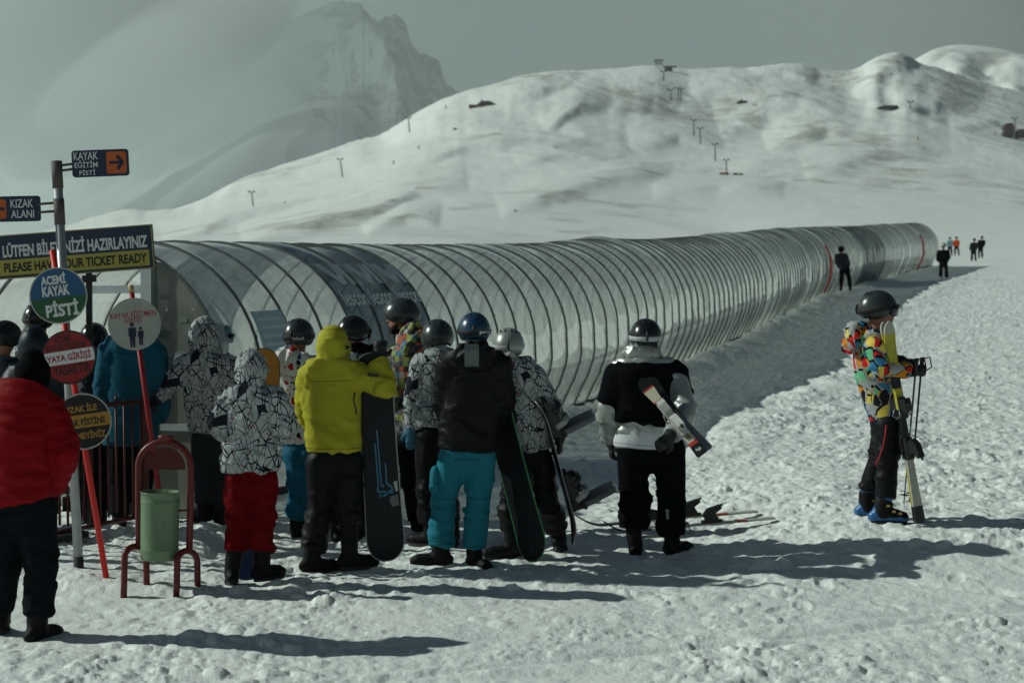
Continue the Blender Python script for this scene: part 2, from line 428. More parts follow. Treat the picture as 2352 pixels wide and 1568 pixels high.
    z = np.where(t > 1, zr - (y - Dr) * .22 - 3e-4 * (y - Dr) ** 2, z)
    sx = x * .80 + y * .16; sy = -x * .30 + y * .5
    z = z + .0011 * y * w * ridged(sx / 34 + .4 * fbm(x / 60, y / 90, 251, 2), sy / 170, 255, 3, .45) * sstep(-.35, .5, fbm(x / 120, y / 260, 257, 2))
    z = z + .00025 * y * fbm(x / 7.0, y / 14., 241, 3, .6) * np.clip(t * 2, 0, 1)
    Z[j:] = z
    nr, nc = U.shape
    # blend of bare ground
    gy = np.gradient(Z, axis=1) / np.maximum(np.gradient(X, axis=1), 1e-6)
    bare = np.zeros_like(Z)
    b = .45 * fbm(X[j:] / 70, Y[j:] / 150, 301, 4, .6) + .3 * fbm(X[j:] / 9, Y[j:] / 14, 311, 3, .6) + .3 * np.clip(-gy[j:], -.4, .8) + .25 * sstep(.75, .98, t) 
    bare[j:] = sstep(.33, 1.0, b + .75 * crest * (.6 + .6 * fbm(X[j:] / 12, Y[j:] / 18, 317, 3, .6))) * np.clip((t - .05) * 5, 0, 1)
    sl = np.clip(-gy[j:], 0, 1)
    rock = np.zeros_like(Z); rock[j:] = .55 * sstep(.30, .75, sl + .25 * fbm(X[j:] / 20, Y[j:] / 30, 321, 3, .6))* np.clip((t - .1) * 4, 0, 1)
    V = np.stack([X, Y, Z], -1).reshape(-1, 3)
    idx = np.arange(nr * nc).reshape(nr, nc)
    Q = np.stack([idx[:-1, :-1], idx[:-1, 1:], idx[1:, 1:], idx[1:, :-1]], -1).reshape(-1, 4)
    me = bpy.data.meshes.new("snow_ground")
    me.vertices.add(len(V)); me.vertices.foreach_set('co', V.astype(np.float32).ravel())
    me.loops.add(Q.size); me.loops.foreach_set('vertex_index', Q.astype(np.int32).ravel())
    me.polygons.add(len(Q)); me.polygons.foreach_set('loop_start', np.arange(0, Q.size, 4, dtype=np.int32))
    me.polygons.foreach_set('use_smooth', np.ones(len(Q), bool))
    for nm, arr in (("bare", bare), ("rock", rock)):
        at_ = me.attributes.new(nm, 'FLOAT', 'POINT'); at_.data.foreach_set('value', arr.astype(np.float32).ravel())
    me.update(calc_edges=True)
    me.materials.append(snow_mat("snow"))
    o = link("snow_ground", me); tag(o, "churned white snow slope rising to the hills", "snow", kind="structure")
    return U, Y, Z, us, ys

def snow_mat(name, fine=True):
    b = NB(name)
    geo = b.n('ShaderNodeNewGeometry'); P = geo.outputs['Position']
    bare = b.attr("bare").outputs['Fac']; rock = b.attr("rock").outputs['Fac']
    n = b.noise(P, 0.9, 4); tintf = b.step(n.outputs[0], .35, .7)
    c = b.mix(tintf, rgb(.80, .83, .80), rgb(.86, .88, .84))
    sp = b.noise(P, 1.1, 6, .8)
    gr = b.mix(b.step(sp.outputs[0], .4, .6), rgb(.30, .25, .18), rgb(.20, .19, .17))
    fm = b.math('MULTIPLY', bare, b.step(sp.outputs[0], .30, .62), clamp=True)
    c = b.mix(b.math('MULTIPLY', fm, .85), c, gr)
    rm = b.math('MULTIPLY', rock, b.step(b.noise(P, .8, 6, .8).outputs[0], .40, .62))
    c = b.mix(b.math('MULTIPLY', rm, .7), c, rgb(.17, .18, .19))
    f1 = b.noise(P, 22, 5, .65); f2 = b.noise(P, 90, 3, .6)
    h = b.math('ADD', f1.outputs[0], b.math('MULTIPLY', f2.outputs[0], .35))
    sh = b.bsdf(c, .62, 0, b.bump(h, .55, .022)); sh.inputs['Specular IOR Level'].default_value = .35
    return b.done(sh)

def sheet(name, us, rows_fn, label, mat_name):
    """a hillside as a fan of columns: rows_fn(u) gives arrays (distance, height)"""
    cols = [rows_fn(u) for u in us]
    n = len(cols[0][0]); V = []
    for u, (D, z) in zip(us, cols):
        V.append(np.stack([(u - CX) / F * D, D, z], -1))
    V = np.array(V); return V

def mesh_grid(name, V, mats, attrs=None, smooth=True, kind="structure", label=None, cat=None):
    nr, nc = V.shape[:2]
    idx = np.arange(nr * nc).reshape(nr, nc)
    Q = np.stack([idx[:-1, :-1], idx[1:, :-1], idx[1:, 1:], idx[:-1, 1:]], -1).reshape(-1, 4)
    me = bpy.data.meshes.new(name)
    me.vertices.add(nr * nc); me.vertices.foreach_set('co', V.reshape(-1, 3).astype(np.float32).ravel())
    me.loops.add(Q.size); me.loops.foreach_set('vertex_index', Q.astype(np.int32).ravel())
    me.polygons.add(len(Q)); me.polygons.foreach_set('loop_start', np.arange(0, Q.size, 4, dtype=np.int32))
    me.polygons.foreach_set('use_smooth', np.full(len(Q), smooth))
    for nm, arr in (attrs or {}).items():
        a_ = me.attributes.new(nm, 'FLOAT', 'POINT'); a_.data.foreach_set('value', arr.astype(np.float32).ravel())
    me.update(calc_edges=True); me.materials.append(mats)
    o = link(name, me)
    return tag(o, label, cat, kind=kind)

def build_mountain():
    # skyline of the big peak
    SU = [-2600, -800, -200, 0, 195, 342, 488, 600, 680, 732, 750, 771, 800, 830, 850, 879, 895, 913, 925, 933, 942, 960, 977, 995, 1011, 1022, 1055, 1090, 1300, 1700, 3000]
    SY = [720, 600, 500, 440, 320, 225, 135, 78, 45, 22, 14, 5, 9, 16, 34, 50, 42, 36, 44, 60, 93, 116, 132, 141, 150, 181, 215, 240, 300, 420, 640]
    us = np.concatenate([np.linspace(-2600, -300, 30)[:-1], np.linspace(-300, 1300, 620)[:-1], np.linspace(1300, 3000, 30)])
    t = np.linspace(0, 1, 200)
    U, T = np.meshgrid(us, t, indexing='ij')
    Dt = herm([-2600, 0, 400, 760, 1000, 1300, 3000], [11000, 9600, 8400, 7200, 6600, 6300, 6300], U)    # distance of the crest
    crest = herm(SU, SY, U) + 5 * fbm(U / 14, U * 0, 400, 3, .6) * sstep(760, 800, U) * (1 - sstep(1060, 1100, U)) 
    D0 = 2600.0
    D = D0 + (Dt - D0) * T
    zt = CAMZ + (ROWH - crest) / F * Dt
    z = -60 + (zt + 60) * (T ** 1.55 * .85 + .15 * T)
    x = (U - CX) / F * D
    amp = np.sin(np.clip(T, 0, 1) * math.pi) ** .7
    # ribs and bowls running down the face
    A = (U - 771) / 300.0
    rel = 55 * fbm(x / 1500 + D / 4200, D / 2100 - x / 3000, 411, 3, .45) + 14 * ridged(x / 700, D / 900, 421, 3, .5)
    bowl = -150 * np.exp(-((U - 760) / 75) ** 2 - ((T - .80) / .10) ** 2) + 90 * np.exp(-((U - 830 - (1 - T) * 250) / 28) ** 2) * sstep(.5, .9, T)
    spur = 60 * np.exp(-((U - 560 - 900 * (T - .42)) / 120) ** 2 - ((T - .45) / .14) ** 2)
    z = z + amp * (rel + bowl + spur) * 1.5
    V = np.stack([x, D, z], -1)
    V2 = V[:, -1:, :].copy(); V2[..., 1] += 900; V2[..., 2] -= 900
    V = np.concatenate([V, V2], 1)
    rk = sstep(.45, .85, T) * sstep(790, 850, U + 90 * (1 - T) + 25 * fbm(U / 30, T * 9, 431, 3, .6)) * (1 - sstep(1090, 1150, U)) * sstep(-.25, .25, fbm(U / 26 + T * 5, T * 14, 441, 4, .65) + .3 * sstep(.86, .97, T))
    rk = np.maximum(rk, .8 * sstep(.25, .55, fbm(U / 50 + T * 4, T * 26, 451, 4, .6)) * sstep(.3, .6, T) * sstep(640, 760, U))
    rk = rk * .75; rk = np.concatenate([rk, rk[:, -1:]], 1)
    b = NB("mountain_snow"); geo = b.n('ShaderNodeNewGeometry'); P = geo.outputs['Position']
    r = b.attr("rock").outputs['Fac']
    nn = b.noise(P, .02, 6, .7)
    f = b.math('MULTIPLY', r, b.step(nn.outputs[0], .3, .55))
    c = b.mix(f, rgb(.80, .83, .83), rgb(.10, .11, .12))
    mesh_grid("mountain", V, b.done(b.bsdf(c, .8)), {"rock": rk}, label="snowy rocky peak half lost in cloud", cat="mountain")

def build_far_hill():
    SU = [1850, 1950, 2080, 2110, 2146, 2187, 2249, 2300, 2352, 2500, 2900, 3600, 5200]
    SY = [330, 240, 152, 132, 114, 106, 108, 116, 125, 150, 230, 300, 420]
    us = np.linspace(1850, 5200, 300); t = np.linspace(0, 1, 80)
    U, T = np.meshgrid(us, t, indexing='ij')
    D = 1350 + 950 * T; Dt = 2300.0
    zt = CAMZ + (ROWH - herm(SU, SY, U)) / F * Dt
    z = 20 + (zt - 20) * T ** .8 + np.sin(T * math.pi) * (22 * fbm(U / 140, T * 3, 511, 4, .55))
    V = np.stack([(U - CX) / F * D, D, z], -1)
    V2 = V[:, -1:, :].copy(); V2[..., 1] += 300; V2[..., 2] -= 200
    V = np.concatenate([V, V2], 1)
    z0 = np.zeros(V.shape[:2]); bare = z0.copy(); bare[:, :-1] = sstep(.25, .8, fbm(U / 60, T * 9, 521, 4, .6) + .5 * sstep(.85, 1, T))*.8
    mesh_grid("far_hill", V, bpy.data.materials["snow"], {"rock": z0, "bare": bare}, label="pale rounded snow hill behind the ridge", cat="hill")

def build_valley():
    """the snow and the dark ranges behind the photographer"""
    n = 96; rs = [0, 3, 8, 20, 60, 160, 400, 900, 1500, 1900, 2300]
    V = np.zeros((len(rs), n + 1, 3))
    for i, r in enumerate(rs):
        for k in range(n + 1):
            a = math.pi * (1 + k / n) 
            hz = 0 if r < 800 else (r - 800) / 1500 * (230 + 120 * math.sin(a * 7) + 60 * math.sin(a * 19 + 1))
            V[i, k] = (r * math.cos(a) * 1.15, r * math.sin(a) + 2.6, -.17 - .02 * r * (1 if r < 400 else 400 / r) + hz)
    b = NB("valley_snow"); P = b.n('ShaderNodeNewGeometry').outputs['Position']
    z = b.n('ShaderNodeSeparateXYZ', {0: P}).outputs[2]
    f = b.math('MULTIPLY', b.step(z, 10, 60), b.step(b.noise(P, .006, 5, .65).outputs[0], .32, .5))
    mesh_grid("valley", V, b.done(b.bsdf(b.mix(f, rgb(.8, .83, .82), rgb(.06, .07, .075)), .8)), label="snow field and dark ranges", cat="valley")

U_, Y_, Z_, us_, ys_ = build_ground()
def terr(px, D):
    """height of the built terrain under a sight-line column"""
    i = min(max(int(np.searchsorted(us_, px)), 1), len(us_) - 1); j = min(max(int(np.searchsorted(ys_, D)), 1), len(ys_) - 1)
    fu = (px - us_[i - 1]) / (us_[i] - us_[i - 1]); fy = (D - ys_[j - 1]) / (ys_[j] - ys_[j - 1])
    return float((Z_[j-1, i-1] * (1 - fu) + Z_[j-1, i] * fu) * (1 - fy) + (Z_[j, i-1] * (1 - fu) + Z_[j, i] * fu) * fy)
def hit(px, py, Dmin=160, Dmax=1200):
    """where the sight line of a pixel meets the far terrain"""
    for D in np.geomspace(Dmin, Dmax, 900):
        p = at(px, py, D)
        if terr(px, D) >= p.z: return D, p
    return None
def ground_at(x, y):
    return terr(x / y * F + CX, y)
build_mountain(); build_far_hill(); build_valley()
# ------------------------------------------------------------------ lift tunnel
def tun_mats():
    # clear weathered sheet: part mirror, part see-through, part milky
    def sheetmat(name, tr, milky, mirror, tcol=(.72, .78, .76)):
        b = NB(name); o = b.obj()
        dirt = b.noise(b.n('ShaderNodeMapping', {'Vector': o, 'Scale': (3., 3., .5)}).outputs[0], 2.0, 5, .65)
        nb = b.noise(o, 1.3, 2, .4)
        bm = b.bump(nb.outputs[0], .10, .08)
        t = b.n('ShaderNodeBsdfTransparent', {'Color': rgb(*tcol)})
        d = b.n('ShaderNodeBsdfDiffuse', {'Color': rgb(*milky)}); tl = b.n('ShaderNodeBsdfTranslucent', {'Color': rgb(*milky)})
        dm = b.n('ShaderNodeMixShader', {0: .62, 1: d.outputs[0], 2: tl.outputs[0]})
        f = b.math('MULTIPLY_ADD', b.step(dirt.outputs[0], .35, .7), .22, 1 - tr - .1, clamp=True)
        m1 = b.n('ShaderNodeMixShader', {0: f, 1: t.outputs[0], 2: dm.outputs[0]})
        g = b.n('ShaderNodeBsdfGlossy', {'Color': rgb(.92, .95, .93), 'Roughness': .055, 'Normal': bm})
        fr = b.n('ShaderNodeLayerWeight', {'Blend': .5}).outputs['Facing']
        k = b.math('MULTIPLY_ADD', b.math('POWER', fr, 3.5), .75, mirror, clamp=True)
        return b.done(b.n('ShaderNodeMixShader', {0: k, 1: m1.outputs[0], 2: g.outputs[0]}))
    def red_sheet():
        b = NB("red_translucent_cover")
        m = b.n('ShaderNodeMixShader', {0: .6, 1: b.n('ShaderNodeBsdfDiffuse', {'Color': rgb(.6, .012, .03)}).outputs[0], 2: b.n('ShaderNodeBsdfTranslucent', {'Color': rgb(.75, .012, .035)}).outputs[0]})
        return b.done(b.n('ShaderNodeMixShader', {0: .3, 1: m.outputs[0], 2: b.n('ShaderNodeBsdfTransparent', {'Color': rgb(.8, .05, .07)}).outputs[0]}))
    return dict(
        clear=sheetmat("tunnel_sheet", .50, (.86, .88, .84), .22, (.95, .97, .95)),
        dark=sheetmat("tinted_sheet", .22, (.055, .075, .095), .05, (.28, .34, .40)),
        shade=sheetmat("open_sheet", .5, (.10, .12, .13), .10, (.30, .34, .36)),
        front=sheetmat("milky_front_sheet", .18, (.46, .46, .41), .03),
        alu=paint("hoop_aluminium", (.12, .135, .14), .45, .4, .3), gasket=paint("rubber_gasket", (.025, .028, .03), .6),
        red=red_sheet(), white=paint("white_lettering", (.62, .68, .70), .6, 0, .1), grey=paint("faded_lettering", (.26, .32, .36), .6, 0, .1),
        belt=paint("belt_rubber", (.03, .03, .033), .8), frame=paint("grey_steel_frame", (.42, .46, .47), .45, .2, .3))
TM = tun_mats()

PROF = [(1.00, 0.0), (1.13, .26), (1.26, .52), (1.345, .76), (1.37, .92), (1.36, 1.12)]
for k in range(1, 15):
    a = math.radians(90 * k / 14 * .999 + 2)
    PROF.append((1.365 * math.cos(math.radians(90 * k / 14)), 1.12 + 1.34 * math.sin(math.radians(90 * k / 14))))
PROF = PROF + [(-x, z) for x, z in PROF[-2::-1]]          # right foot over the top to the left foot
PN = len(PROF)

def path_frame(y):
    x = float(tun_x(np.array([y]))[0]); x2 = float(tun_x(np.array([y + .4]))[0])
    t = Vector((x2 - x, .4, gz(x2, y + .4) - gz(x, y))).normalized()
    r = Vector((t.y, -t.x, 0)).normalized()
    base = Vector((x, y, gz(x, y) + .02)) - r * 1.0         # middle of the floor
    return base, r, t
STA = []; BAY = .64; OWN = 100      # bays with hoop and sheet of their own; the far rest is one part
def stations():
    y = 14.2; acc = 0
    base, r, t = path_frame(y); STA.append((y, base, r, t))
    while len(STA) < 150 and y < 91.5:
        y2 = y; 
        while (path_frame(y2)[0] - STA[-1][1]).length < BAY: y2 += .01
        y = y2; STA.append((y,) + path_frame(y))
stations()
def tp(st, p, out=0.0, along=0.0):
    y, base, r, t = st
    n = Vector((p[0], p[1] - .9)); n = n / max(n.length, 1e-6)
    return base + r * (p[0] + n.x * out) + Vector((0, 0, 1)) * (p[1] + n.y * out) + t * along

NH = len(STA)
def nearest_bay(px_base):
    best = None
    for i, st in enumerate(STA):
        p = tp(st, PROF[0]); d = p - cam.location; px = CX + F * d.x / d.y
        if best is None or abs(px - px_base) < best[0]: best = (abs(px - px_base), i)
    return best[1]
RED1 = nearest_bay(1885); RED2 = nearest_bay(2105)
TUNNEL = thing("lift_tunnel", STA[0][1], "long clear arched tunnel over the beginners' conveyor lift", "lift tunnel")

def build_tunnel():
    rng = random.Random(3)
    for i, st in enumerate(STA):
        if i <= OWN: mb = MB()
        red = i in (RED1, RED2)
        w = (.011 if i < 50 else .007) if not red else .17
        # alu bar
        for (a0, a1, o0, o1, mi) in (((-w, w, .0, .020, 0), (w + .0005, w + .011, .0, .014, 1))[:1 if i > 50 else 2] if not red else ((-w, w, .004, .03, 2),)):
            mb.mi = mi
            vs = []; fs = []
            PR = PROF[:11] if red else PROF
            for p in PR:
                vs += [tp(st, p, o0, a0), tp(st, p, o1, a0), tp(st, p, o1, a1), tp(st, p, o0, a1)]
            for k in range(len(PR) - 1):
                b = k * 4
                for q in range(4):
                    fs.append((b + q, b + (q + 1) % 4, b + 4 + (q + 1) % 4, b + 4 + q))
            fs += [(0, 1, 2, 3), tuple(4 * (len(PR) - 1) + q for q in (3, 2, 1, 0))]
            mb.add(vs, fs)
        # bolts down the outer side
        mb.mi = 1
        if i < 60:
            for k in (2, 5, 8):
                mb.ellipsoid(tp(st, PROF[k], .024, 0), (.009, .009, .009), None, 6, 4)
        if OWN <= i < NH - 1: continue
        o = mb.build("hoop", [TM['alu'], TM['gasket'], TM['red']], TUNNEL)
        if i == NH - 1: o["kind"] = "stuff"; continue
        if red: o["label"] = "hoop under a wide red cover"
    # sheets, one per bay
    darkb = DARKB
    for i in range(NH - 1):
        s0, s1 = STA[i], STA[i + 1]
        vs = []; fs = []
        bul = rng.uniform(-.022, .03) if rng.random() > .16 else rng.choice((-.06, .06)); bul2 = rng.uniform(-.02, .02); ph = rng.uniform(0, 6)
        na = 6
        pr = []
        for k in range(PN - 1):
            pr += [PROF[k], ((PROF[k][0] + PROF[k + 1][0]) / 2, (PROF[k][1] + PROF[k + 1][1]) / 2)]
        pr.append(PROF[-1]); n = len(pr)
        for k, p in enumerate(pr):
            for j in range(na + 1):
                f = j / na
                a = tp(s0, p); b = tp(s1, p)
                q = a.lerp(b, f)
                e = math.sin(f * math.pi) * (bul + bul2 * math.sin(k * .33 + ph))
                nn = (tp(s0, p, 1) - a)
                vs.append(q + nn * e)
        for k in range(n - 1):
            for j in range(na):
                a = k * (na + 1) + j
                fs.append((a, a + 1, a + na + 2, a + na + 1))
        if i <= OWN - 1: mb = MB()
        mb.smooth = True; mb.add(vs, fs)
        if OWN - 1 <= i < NH - 2: continue
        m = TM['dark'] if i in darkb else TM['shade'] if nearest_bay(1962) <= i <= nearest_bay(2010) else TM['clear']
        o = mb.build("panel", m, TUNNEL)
        if i == NH - 2: o["kind"] = "stuff" 
        if i in darkb: o["label"] = "dark tinted panel with pale logo and lettering"
    # belt and foot rails
    for sx, nm in ((1, "foot_rail"), (-1, "foot_rail")):
        mb = MB(); 
        for i in range(NH - 1):
            a = tp(STA[i], (sx * 1.0, .03), .02); b = tp(STA[i + 1], (sx * 1.0, .03), .02)
            d = b - a; mb.box((a + b) / 2, (.05, d.length, .10), frame_to((0, 0, 1), d))
        mb.build(nm, TM['gasket'], TUNNEL)
    mb = MB()
    vs = []; fs = []
    for i, st in enumerate(STA):
        vs += [tp(st, (-.35, .13)), tp(st, (.35, .13)), tp(st, (.35, -.05)), tp(st, (-.35, -.05))]
    for i in range(NH - 1):
        for q in range(4): fs.append((4 * i + q, 4 * i + (q + 1) % 4, 4 * i + 4 + (q + 1) % 4, 4 * i + 4 + q))
    mb.add(vs, fs); mb.build("conveyor_belt", TM['belt'], TUNNEL)
    # front: middle post, right half closed with milky sheet over a kick board
    st = STA[0]
    mb = MB()
    mb.box(tp(st, (.60, 1.15), 0, -.02), (.11, .09, 2.32), frame_to((0, 0, 1), st[3]))
    mb.box(tp(st, (.90, .80), 0, -.02), (.5, .05, .06), frame_to((0, 0, 1), st[3]))
    mb.box(tp(st, (-.62, 1.0), 0, -.02), (.09, .07, 2.0), frame_to((0, 0, 1), st[3]))
    mb.box(tp(st, (-.02, 2.02), 0, -.02), (1.1, .05, .07), frame_to((0, 0, 1), st[3]))
    mb.build("front_frame", TM['frame'], TUNNEL)
    pts = [(0.655, .02)] + [(p[0] - .01, p[1]) for p in PROF[:PN // 2] if p[0] > .67] + [(0.655, 2.27)]
    mb = MB(); R = Matrix((st[2], st[3], Vector((0, 0, 1)))).transposed()
    mb.prism(pts, .006, st[1], R); mb.build("front_panel", TM['front'], TUNNEL)
    # round sticker on the closed half
    mb = MB(); c = tp(st, (.93, 1.36), 0, -.012)
    for r, mi, off in ((.118, 0, 0), (.085, 1, -.003), (.078, 0, -.006), (.062, 2, -.009)):
        mb.mi = mi
        mb.prism([(r * math.cos(2 * math.pi * k / 28), r * math.sin(2 * math.pi * k / 28)) for k in range(28)], .001, c + st[3] * off, R)
    mb.mi = 1
    for ax, az, rx, rz in ((-.018, -.012, .030, .024), (.02, .0, .028, .02), (-.005, .02, .016, .016), (.03, -.02, .018, .014)):
        mb.prism([(ax + rx * math.cos(2 * math.pi * k / 16), az + rz * math.sin(2 * math.pi * k / 16)) for k in range(16)], .001, c + st[3] * -.012, R)
    mb.build("sticker", [paint("sticker_grey", (.22, .25, .27), .6), paint("sticker_pale", (.52, .56, .55), .6), paint("sticker_dark", (.05, .07, .09), .6)], TUNNEL)
    # tape scraps
    for px, pz, w, h in ((.76, 1.95, .10, .05), (.76, 1.62, .12, .07), (.95, 1.75, .08, .04)):
        mb = MB(); mb.rbox(tp(st, (px, pz), 0, -.011), (w, .003, h), R @ rot('Y', 6), .01)
        mb.build("tape", paint("grey_tape", (.2, .22, .22), .6), TUNNEL)

# ------------------------------------------------------------------ lettering
FONT = None
def text_mesh(txt, size, bold=0.0, spacing=1.0, sx=1.0, depth=0.0):
    """lettering in its own XZ plane, centred; returns vertices and faces"""
    c = bpy.data.curves.new("lettering", 'FONT'); c.body = txt; c.size = size; c.offset = bold * size
    c.align_x = 'CENTER'; c.align_y = 'CENTER'; c.space_character = spacing; c.fill_mode = 'FRONT'; c.resolution_u = 3
    o = bpy.data.objects.new("lettering", c); COL.objects.link(o)
    dg = bpy.context.evaluated_depsgraph_get(); dg.update()
    me = o.evaluated_get(dg).to_mesh()
    vs = [Vector((v.co.x * sx, 0, v.co.y)) for v in me.vertices]; fs = [tuple(p.vertices) for p in me.polygons]
    o.evaluated_get(dg).to_mesh_clear()
    bpy.data.objects.remove(o); bpy.data.curves.remove(c)
    xs = [v.x for v in vs]; zs = [v.z for v in vs]
    mx, mz = (min(xs) + max(xs)) / 2, (min(zs) + max(zs)) / 2
    w, h = max(xs) - min(xs), max(zs) - min(zs)
    return [v - Vector((mx, 0, mz)) for v in vs], fs, w, h
def put_text(mb, txt, c, R, w=None, h=None, bold=0.012, y=-.003):
    """fits the words into w x h metres on the plane through c"""
    vs, fs, tw, th = text_mesh(txt, 1.0, bold)
    kx = (w / tw) if w else None; kz = (h / th) if h else None
    kx = kx or kz; kz = kz or kx
    mb.add([R @ Vector((v.x * kx, y, v.z * kz)) + Vector(c) for v in vs], fs)

def wrap_text(mb, bay, fs_, vs_, along0, arc0):
    """lays a flat drawing over the curve of a bay: x runs along the tunnel, z along the arc"""
    arc = [0]
    for k in range(PN - 1): arc.append(arc[-1] + math.hypot(PROF[k + 1][0] - PROF[k][0], PROF[k + 1][1] - PROF[k][1]))
    s0, s1 = STA[bay], STA[bay + 1]
    out = []
    for v in vs_:
        s = arc0 + v.z; f = along0 + v.x
        k = max(0, min(PN - 2, int(np.searchsorted(arc, s)) - 1)); t = (s - arc[k]) / (arc[k + 1] - arc[k])
        p = (PROF[k][0] + (PROF[k + 1][0] - PROF[k][0]) * t, PROF[k][1] + (PROF[k + 1][1] - PROF[k][1]) * t)
        out.append(tp(s0, p, .036).lerp(tp(s1, p, .036), f))
    mb.add(out, fs_)
def cut(vs, fs):
    return vs, fs

def tunnel_print():
    """the pale mark and words on the three dark panels"""
    for i, b in enumerate(DARKB):
        dark = bpy.data.objects[PANELNAME[i]]
        mb = MB(); mb.mi = 0
        vs, fs, w, h = text_mesh("lescon", 1.0, .02)
        wrap_text(mb, b, fs, [Vector((v.x * .84 / w, 0, v.z * .20 / h)) for v in vs], .5, 1.98)
        vs, fs, w, h = text_mesh("KAZANMAK GİBİSİ YOK", 1.0, .0)
        mb.mi = 1
        wrap_text(mb, b, fs, [Vector((v.x * .66 / w, 0, v.z * .062 / h)) for v in vs], .5, 1.74)
        mb.build("printed_lettering", [TM['white'], TM['grey']], dark); mb = MB()
        # slanted mark above the word
        def strip(pts):
            P = [Vector((x, 0, z)) for x, z in pts]
            wrap_text(mb, b, [tuple(range(len(P)))], P, .5, 2.27)
        strip([(-.44, .19), (-.22, .19), (-.05, -.01), (.10, .19), (.19, .19), (.19, .05), (.06, -.12), (-.10, -.12)])
        strip([(.24, .19), (.40, .19), (.40, -.12), (.24, -.12)])
        mb.build("printed_logo", [TM['white'], TM['grey']], dark)

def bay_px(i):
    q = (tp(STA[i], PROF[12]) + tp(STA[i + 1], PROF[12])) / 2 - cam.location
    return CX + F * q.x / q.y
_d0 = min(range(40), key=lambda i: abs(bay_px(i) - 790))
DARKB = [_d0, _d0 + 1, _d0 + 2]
build_tunnel()
PANELNAME = []
for b in DARKB:
    PANELNAME.append([o for o in TUNNEL.children if o.name.split('.')[0] == "panel"][0].name)
_pn = sorted([o.name for o in TUNNEL.children if o.name.split('.')[0] == "panel"], key=lambda n: int(n.split('.')[1]) if '.' in n else 0)
PANELNAME = [_pn[b] for b in DARKB]
tunnel_print()
def sheet_marks():
    def locate(px, py):
        best = None
        arc = [0]
        for k in range(PN - 1): arc.append(arc[-1] + math.hypot(PROF[k + 1][0] - PROF[k][0], PROF[k + 1][1] - PROF[k][1]))
        for i in range(40):
            for k in range(2, PN // 2 + 4):
                q = (tp(STA[i], PROF[k]).lerp(tp(STA[i + 1], PROF[k]), .5)) - cam.location
                ex = CX + F * q.x / q.y - px; ey = ROWH - F * q.z / q.y - py
                if best is None or ex * ex + ey * ey < best[0]: best = (ex * ex + ey * ey, i, arc[k])
        return best[1], best[2]
    m = paint("pale_blue_notice", (.42, .58, .63), .6, 0, .2); w = paint("notice_print", (.66, .72, .73), .6)
    b, s = locate(612, 775)
    mb = MB()
    def rect(x0, x1, z0, z1, o=0):
        n = 5; P = [Vector((x0, 0, z0 + (z1 - z0) * k / n)) for k in range(n + 1)] + [Vector((x1, 0, z0 + (z1 - z0) * k / n)) for k in range(n, -1, -1)]
        wrap_text(mb, b, [tuple(range(len(P)))], P, 0, s)
    rect(.06, .94, -.24, .24); nt_ = mb.build("notice", m, TUNNEL)
    for z in (.14, .06, -.02, -.10):
        mb = MB(); n = 2; P = [Vector((.14, 0, z)), Vector((.86, 0, z)), Vector((.86, 0, z + .03)), Vector((.14, 0, z + .03))]
        wrap_text(mb, b, [(0, 1, 2, 3)], P, 0, s)
        mb.v = [tuple(Vector(v) + (STA[b][2] * .004)) for v in mb.v]; mb.build("text_line", w, nt_)
    for px, py, pts in () and ((635, 698, [(.18, -.07), (.62, -.09), (.80, .0), (.66, .10), (.34, .08)]), (1012, 640, [(.2, -.1), (.7, -.12), (.75, .02), (.4, .1)])):
        b, s = locate(px, py); mb = MB(); P = [Vector((x, 0, z)) for x, z in pts]
        wrap_text(mb, b, [tuple(range(len(P)))], P, 0, s); mb.build("repair_patch", paint("pale_patch", (.60, .62, .60), .6), TUNNEL)
sheet_marks()
# ------------------------------------------------------------------ figures: tools
def limb(mb, pts, rads, seg=12, flat=1.0, xax=None, ends=(True, True)):
    """closed sleeve through pts; radii per point, `flat` scales the second axis; round or flat ends"""
    pts = [Vector(p) for p in pts]; n = len(pts)
    rads = list(rads) if hasattr(rads, '__len__') else [rads] * n
    flats = list(flat) if hasattr(flat, '__len__') else [flat] * n
    A = [np.array(q, float) for q in pts]
    mb.prims.append(('limb', A, rads, flats, None if xax is None else np.array(xax, float), ends))

def sdf(prims, X, k):
    """soft union of limbs and ellipsoids at the points X (n, 3)"""
    D = None
    for pr in prims:
        if pr[0] == 'ell':
            _, c, r, R = pr; q = (X - c) @ R
            k0 = np.linalg.norm(q / r, axis=1); k1 = np.linalg.norm(q / (r * r), axis=1) + 1e-9
            d = k0 * (k0 - 1) / k1
        else:
            _, A, rr, ff, xa, ends = pr; d = None
            for a, b, r0, r1, f0, f1 in zip(A[:-1], A[1:], rr[:-1], rr[1:], ff[:-1], ff[1:]):
                ab = b - a; L2 = float(ab @ ab) + 1e-12; t = np.clip((X - a) @ ab / L2, 0, 1)
                w = X - a - t[:, None] * ab; r = r0 + (r1 - r0) * t; f = f0 + (f1 - f0) * t
                m = np.linalg.norm(w, axis=1) + 1e-9
                if xa is not None and (f0 != 1 or f1 != 1):
                    tn = ab / math.sqrt(L2); x = xa - tn * (xa @ tn); x /= np.linalg.norm(x) + 1e-9; y = np.cross(tn, x)
                    wy = w @ y; q = np.sqrt(np.maximum(m * m - wy * wy + (wy / f) ** 2, 1e-12)); e = m * (1 - r / q)
                else: e = m - r
                d = e if d is None else np.minimum(d, e)
            if not ends[0]:
                tn = A[1] - A[0]; tn = tn / np.linalg.norm(tn); d = np.maximum(d, -((X - A[0]) @ tn))
            if not ends[1]:
                tn = A[-1] - A[-2]; tn = tn / np.linalg.norm(tn); d = np.maximum(d, (X - A[-1]) @ tn)
        if D is None: D = d
        else:
            h = np.clip(k - np.abs(D - d), 0, None) / k; D = np.minimum(D, d) - h * h * k * .25
    return D

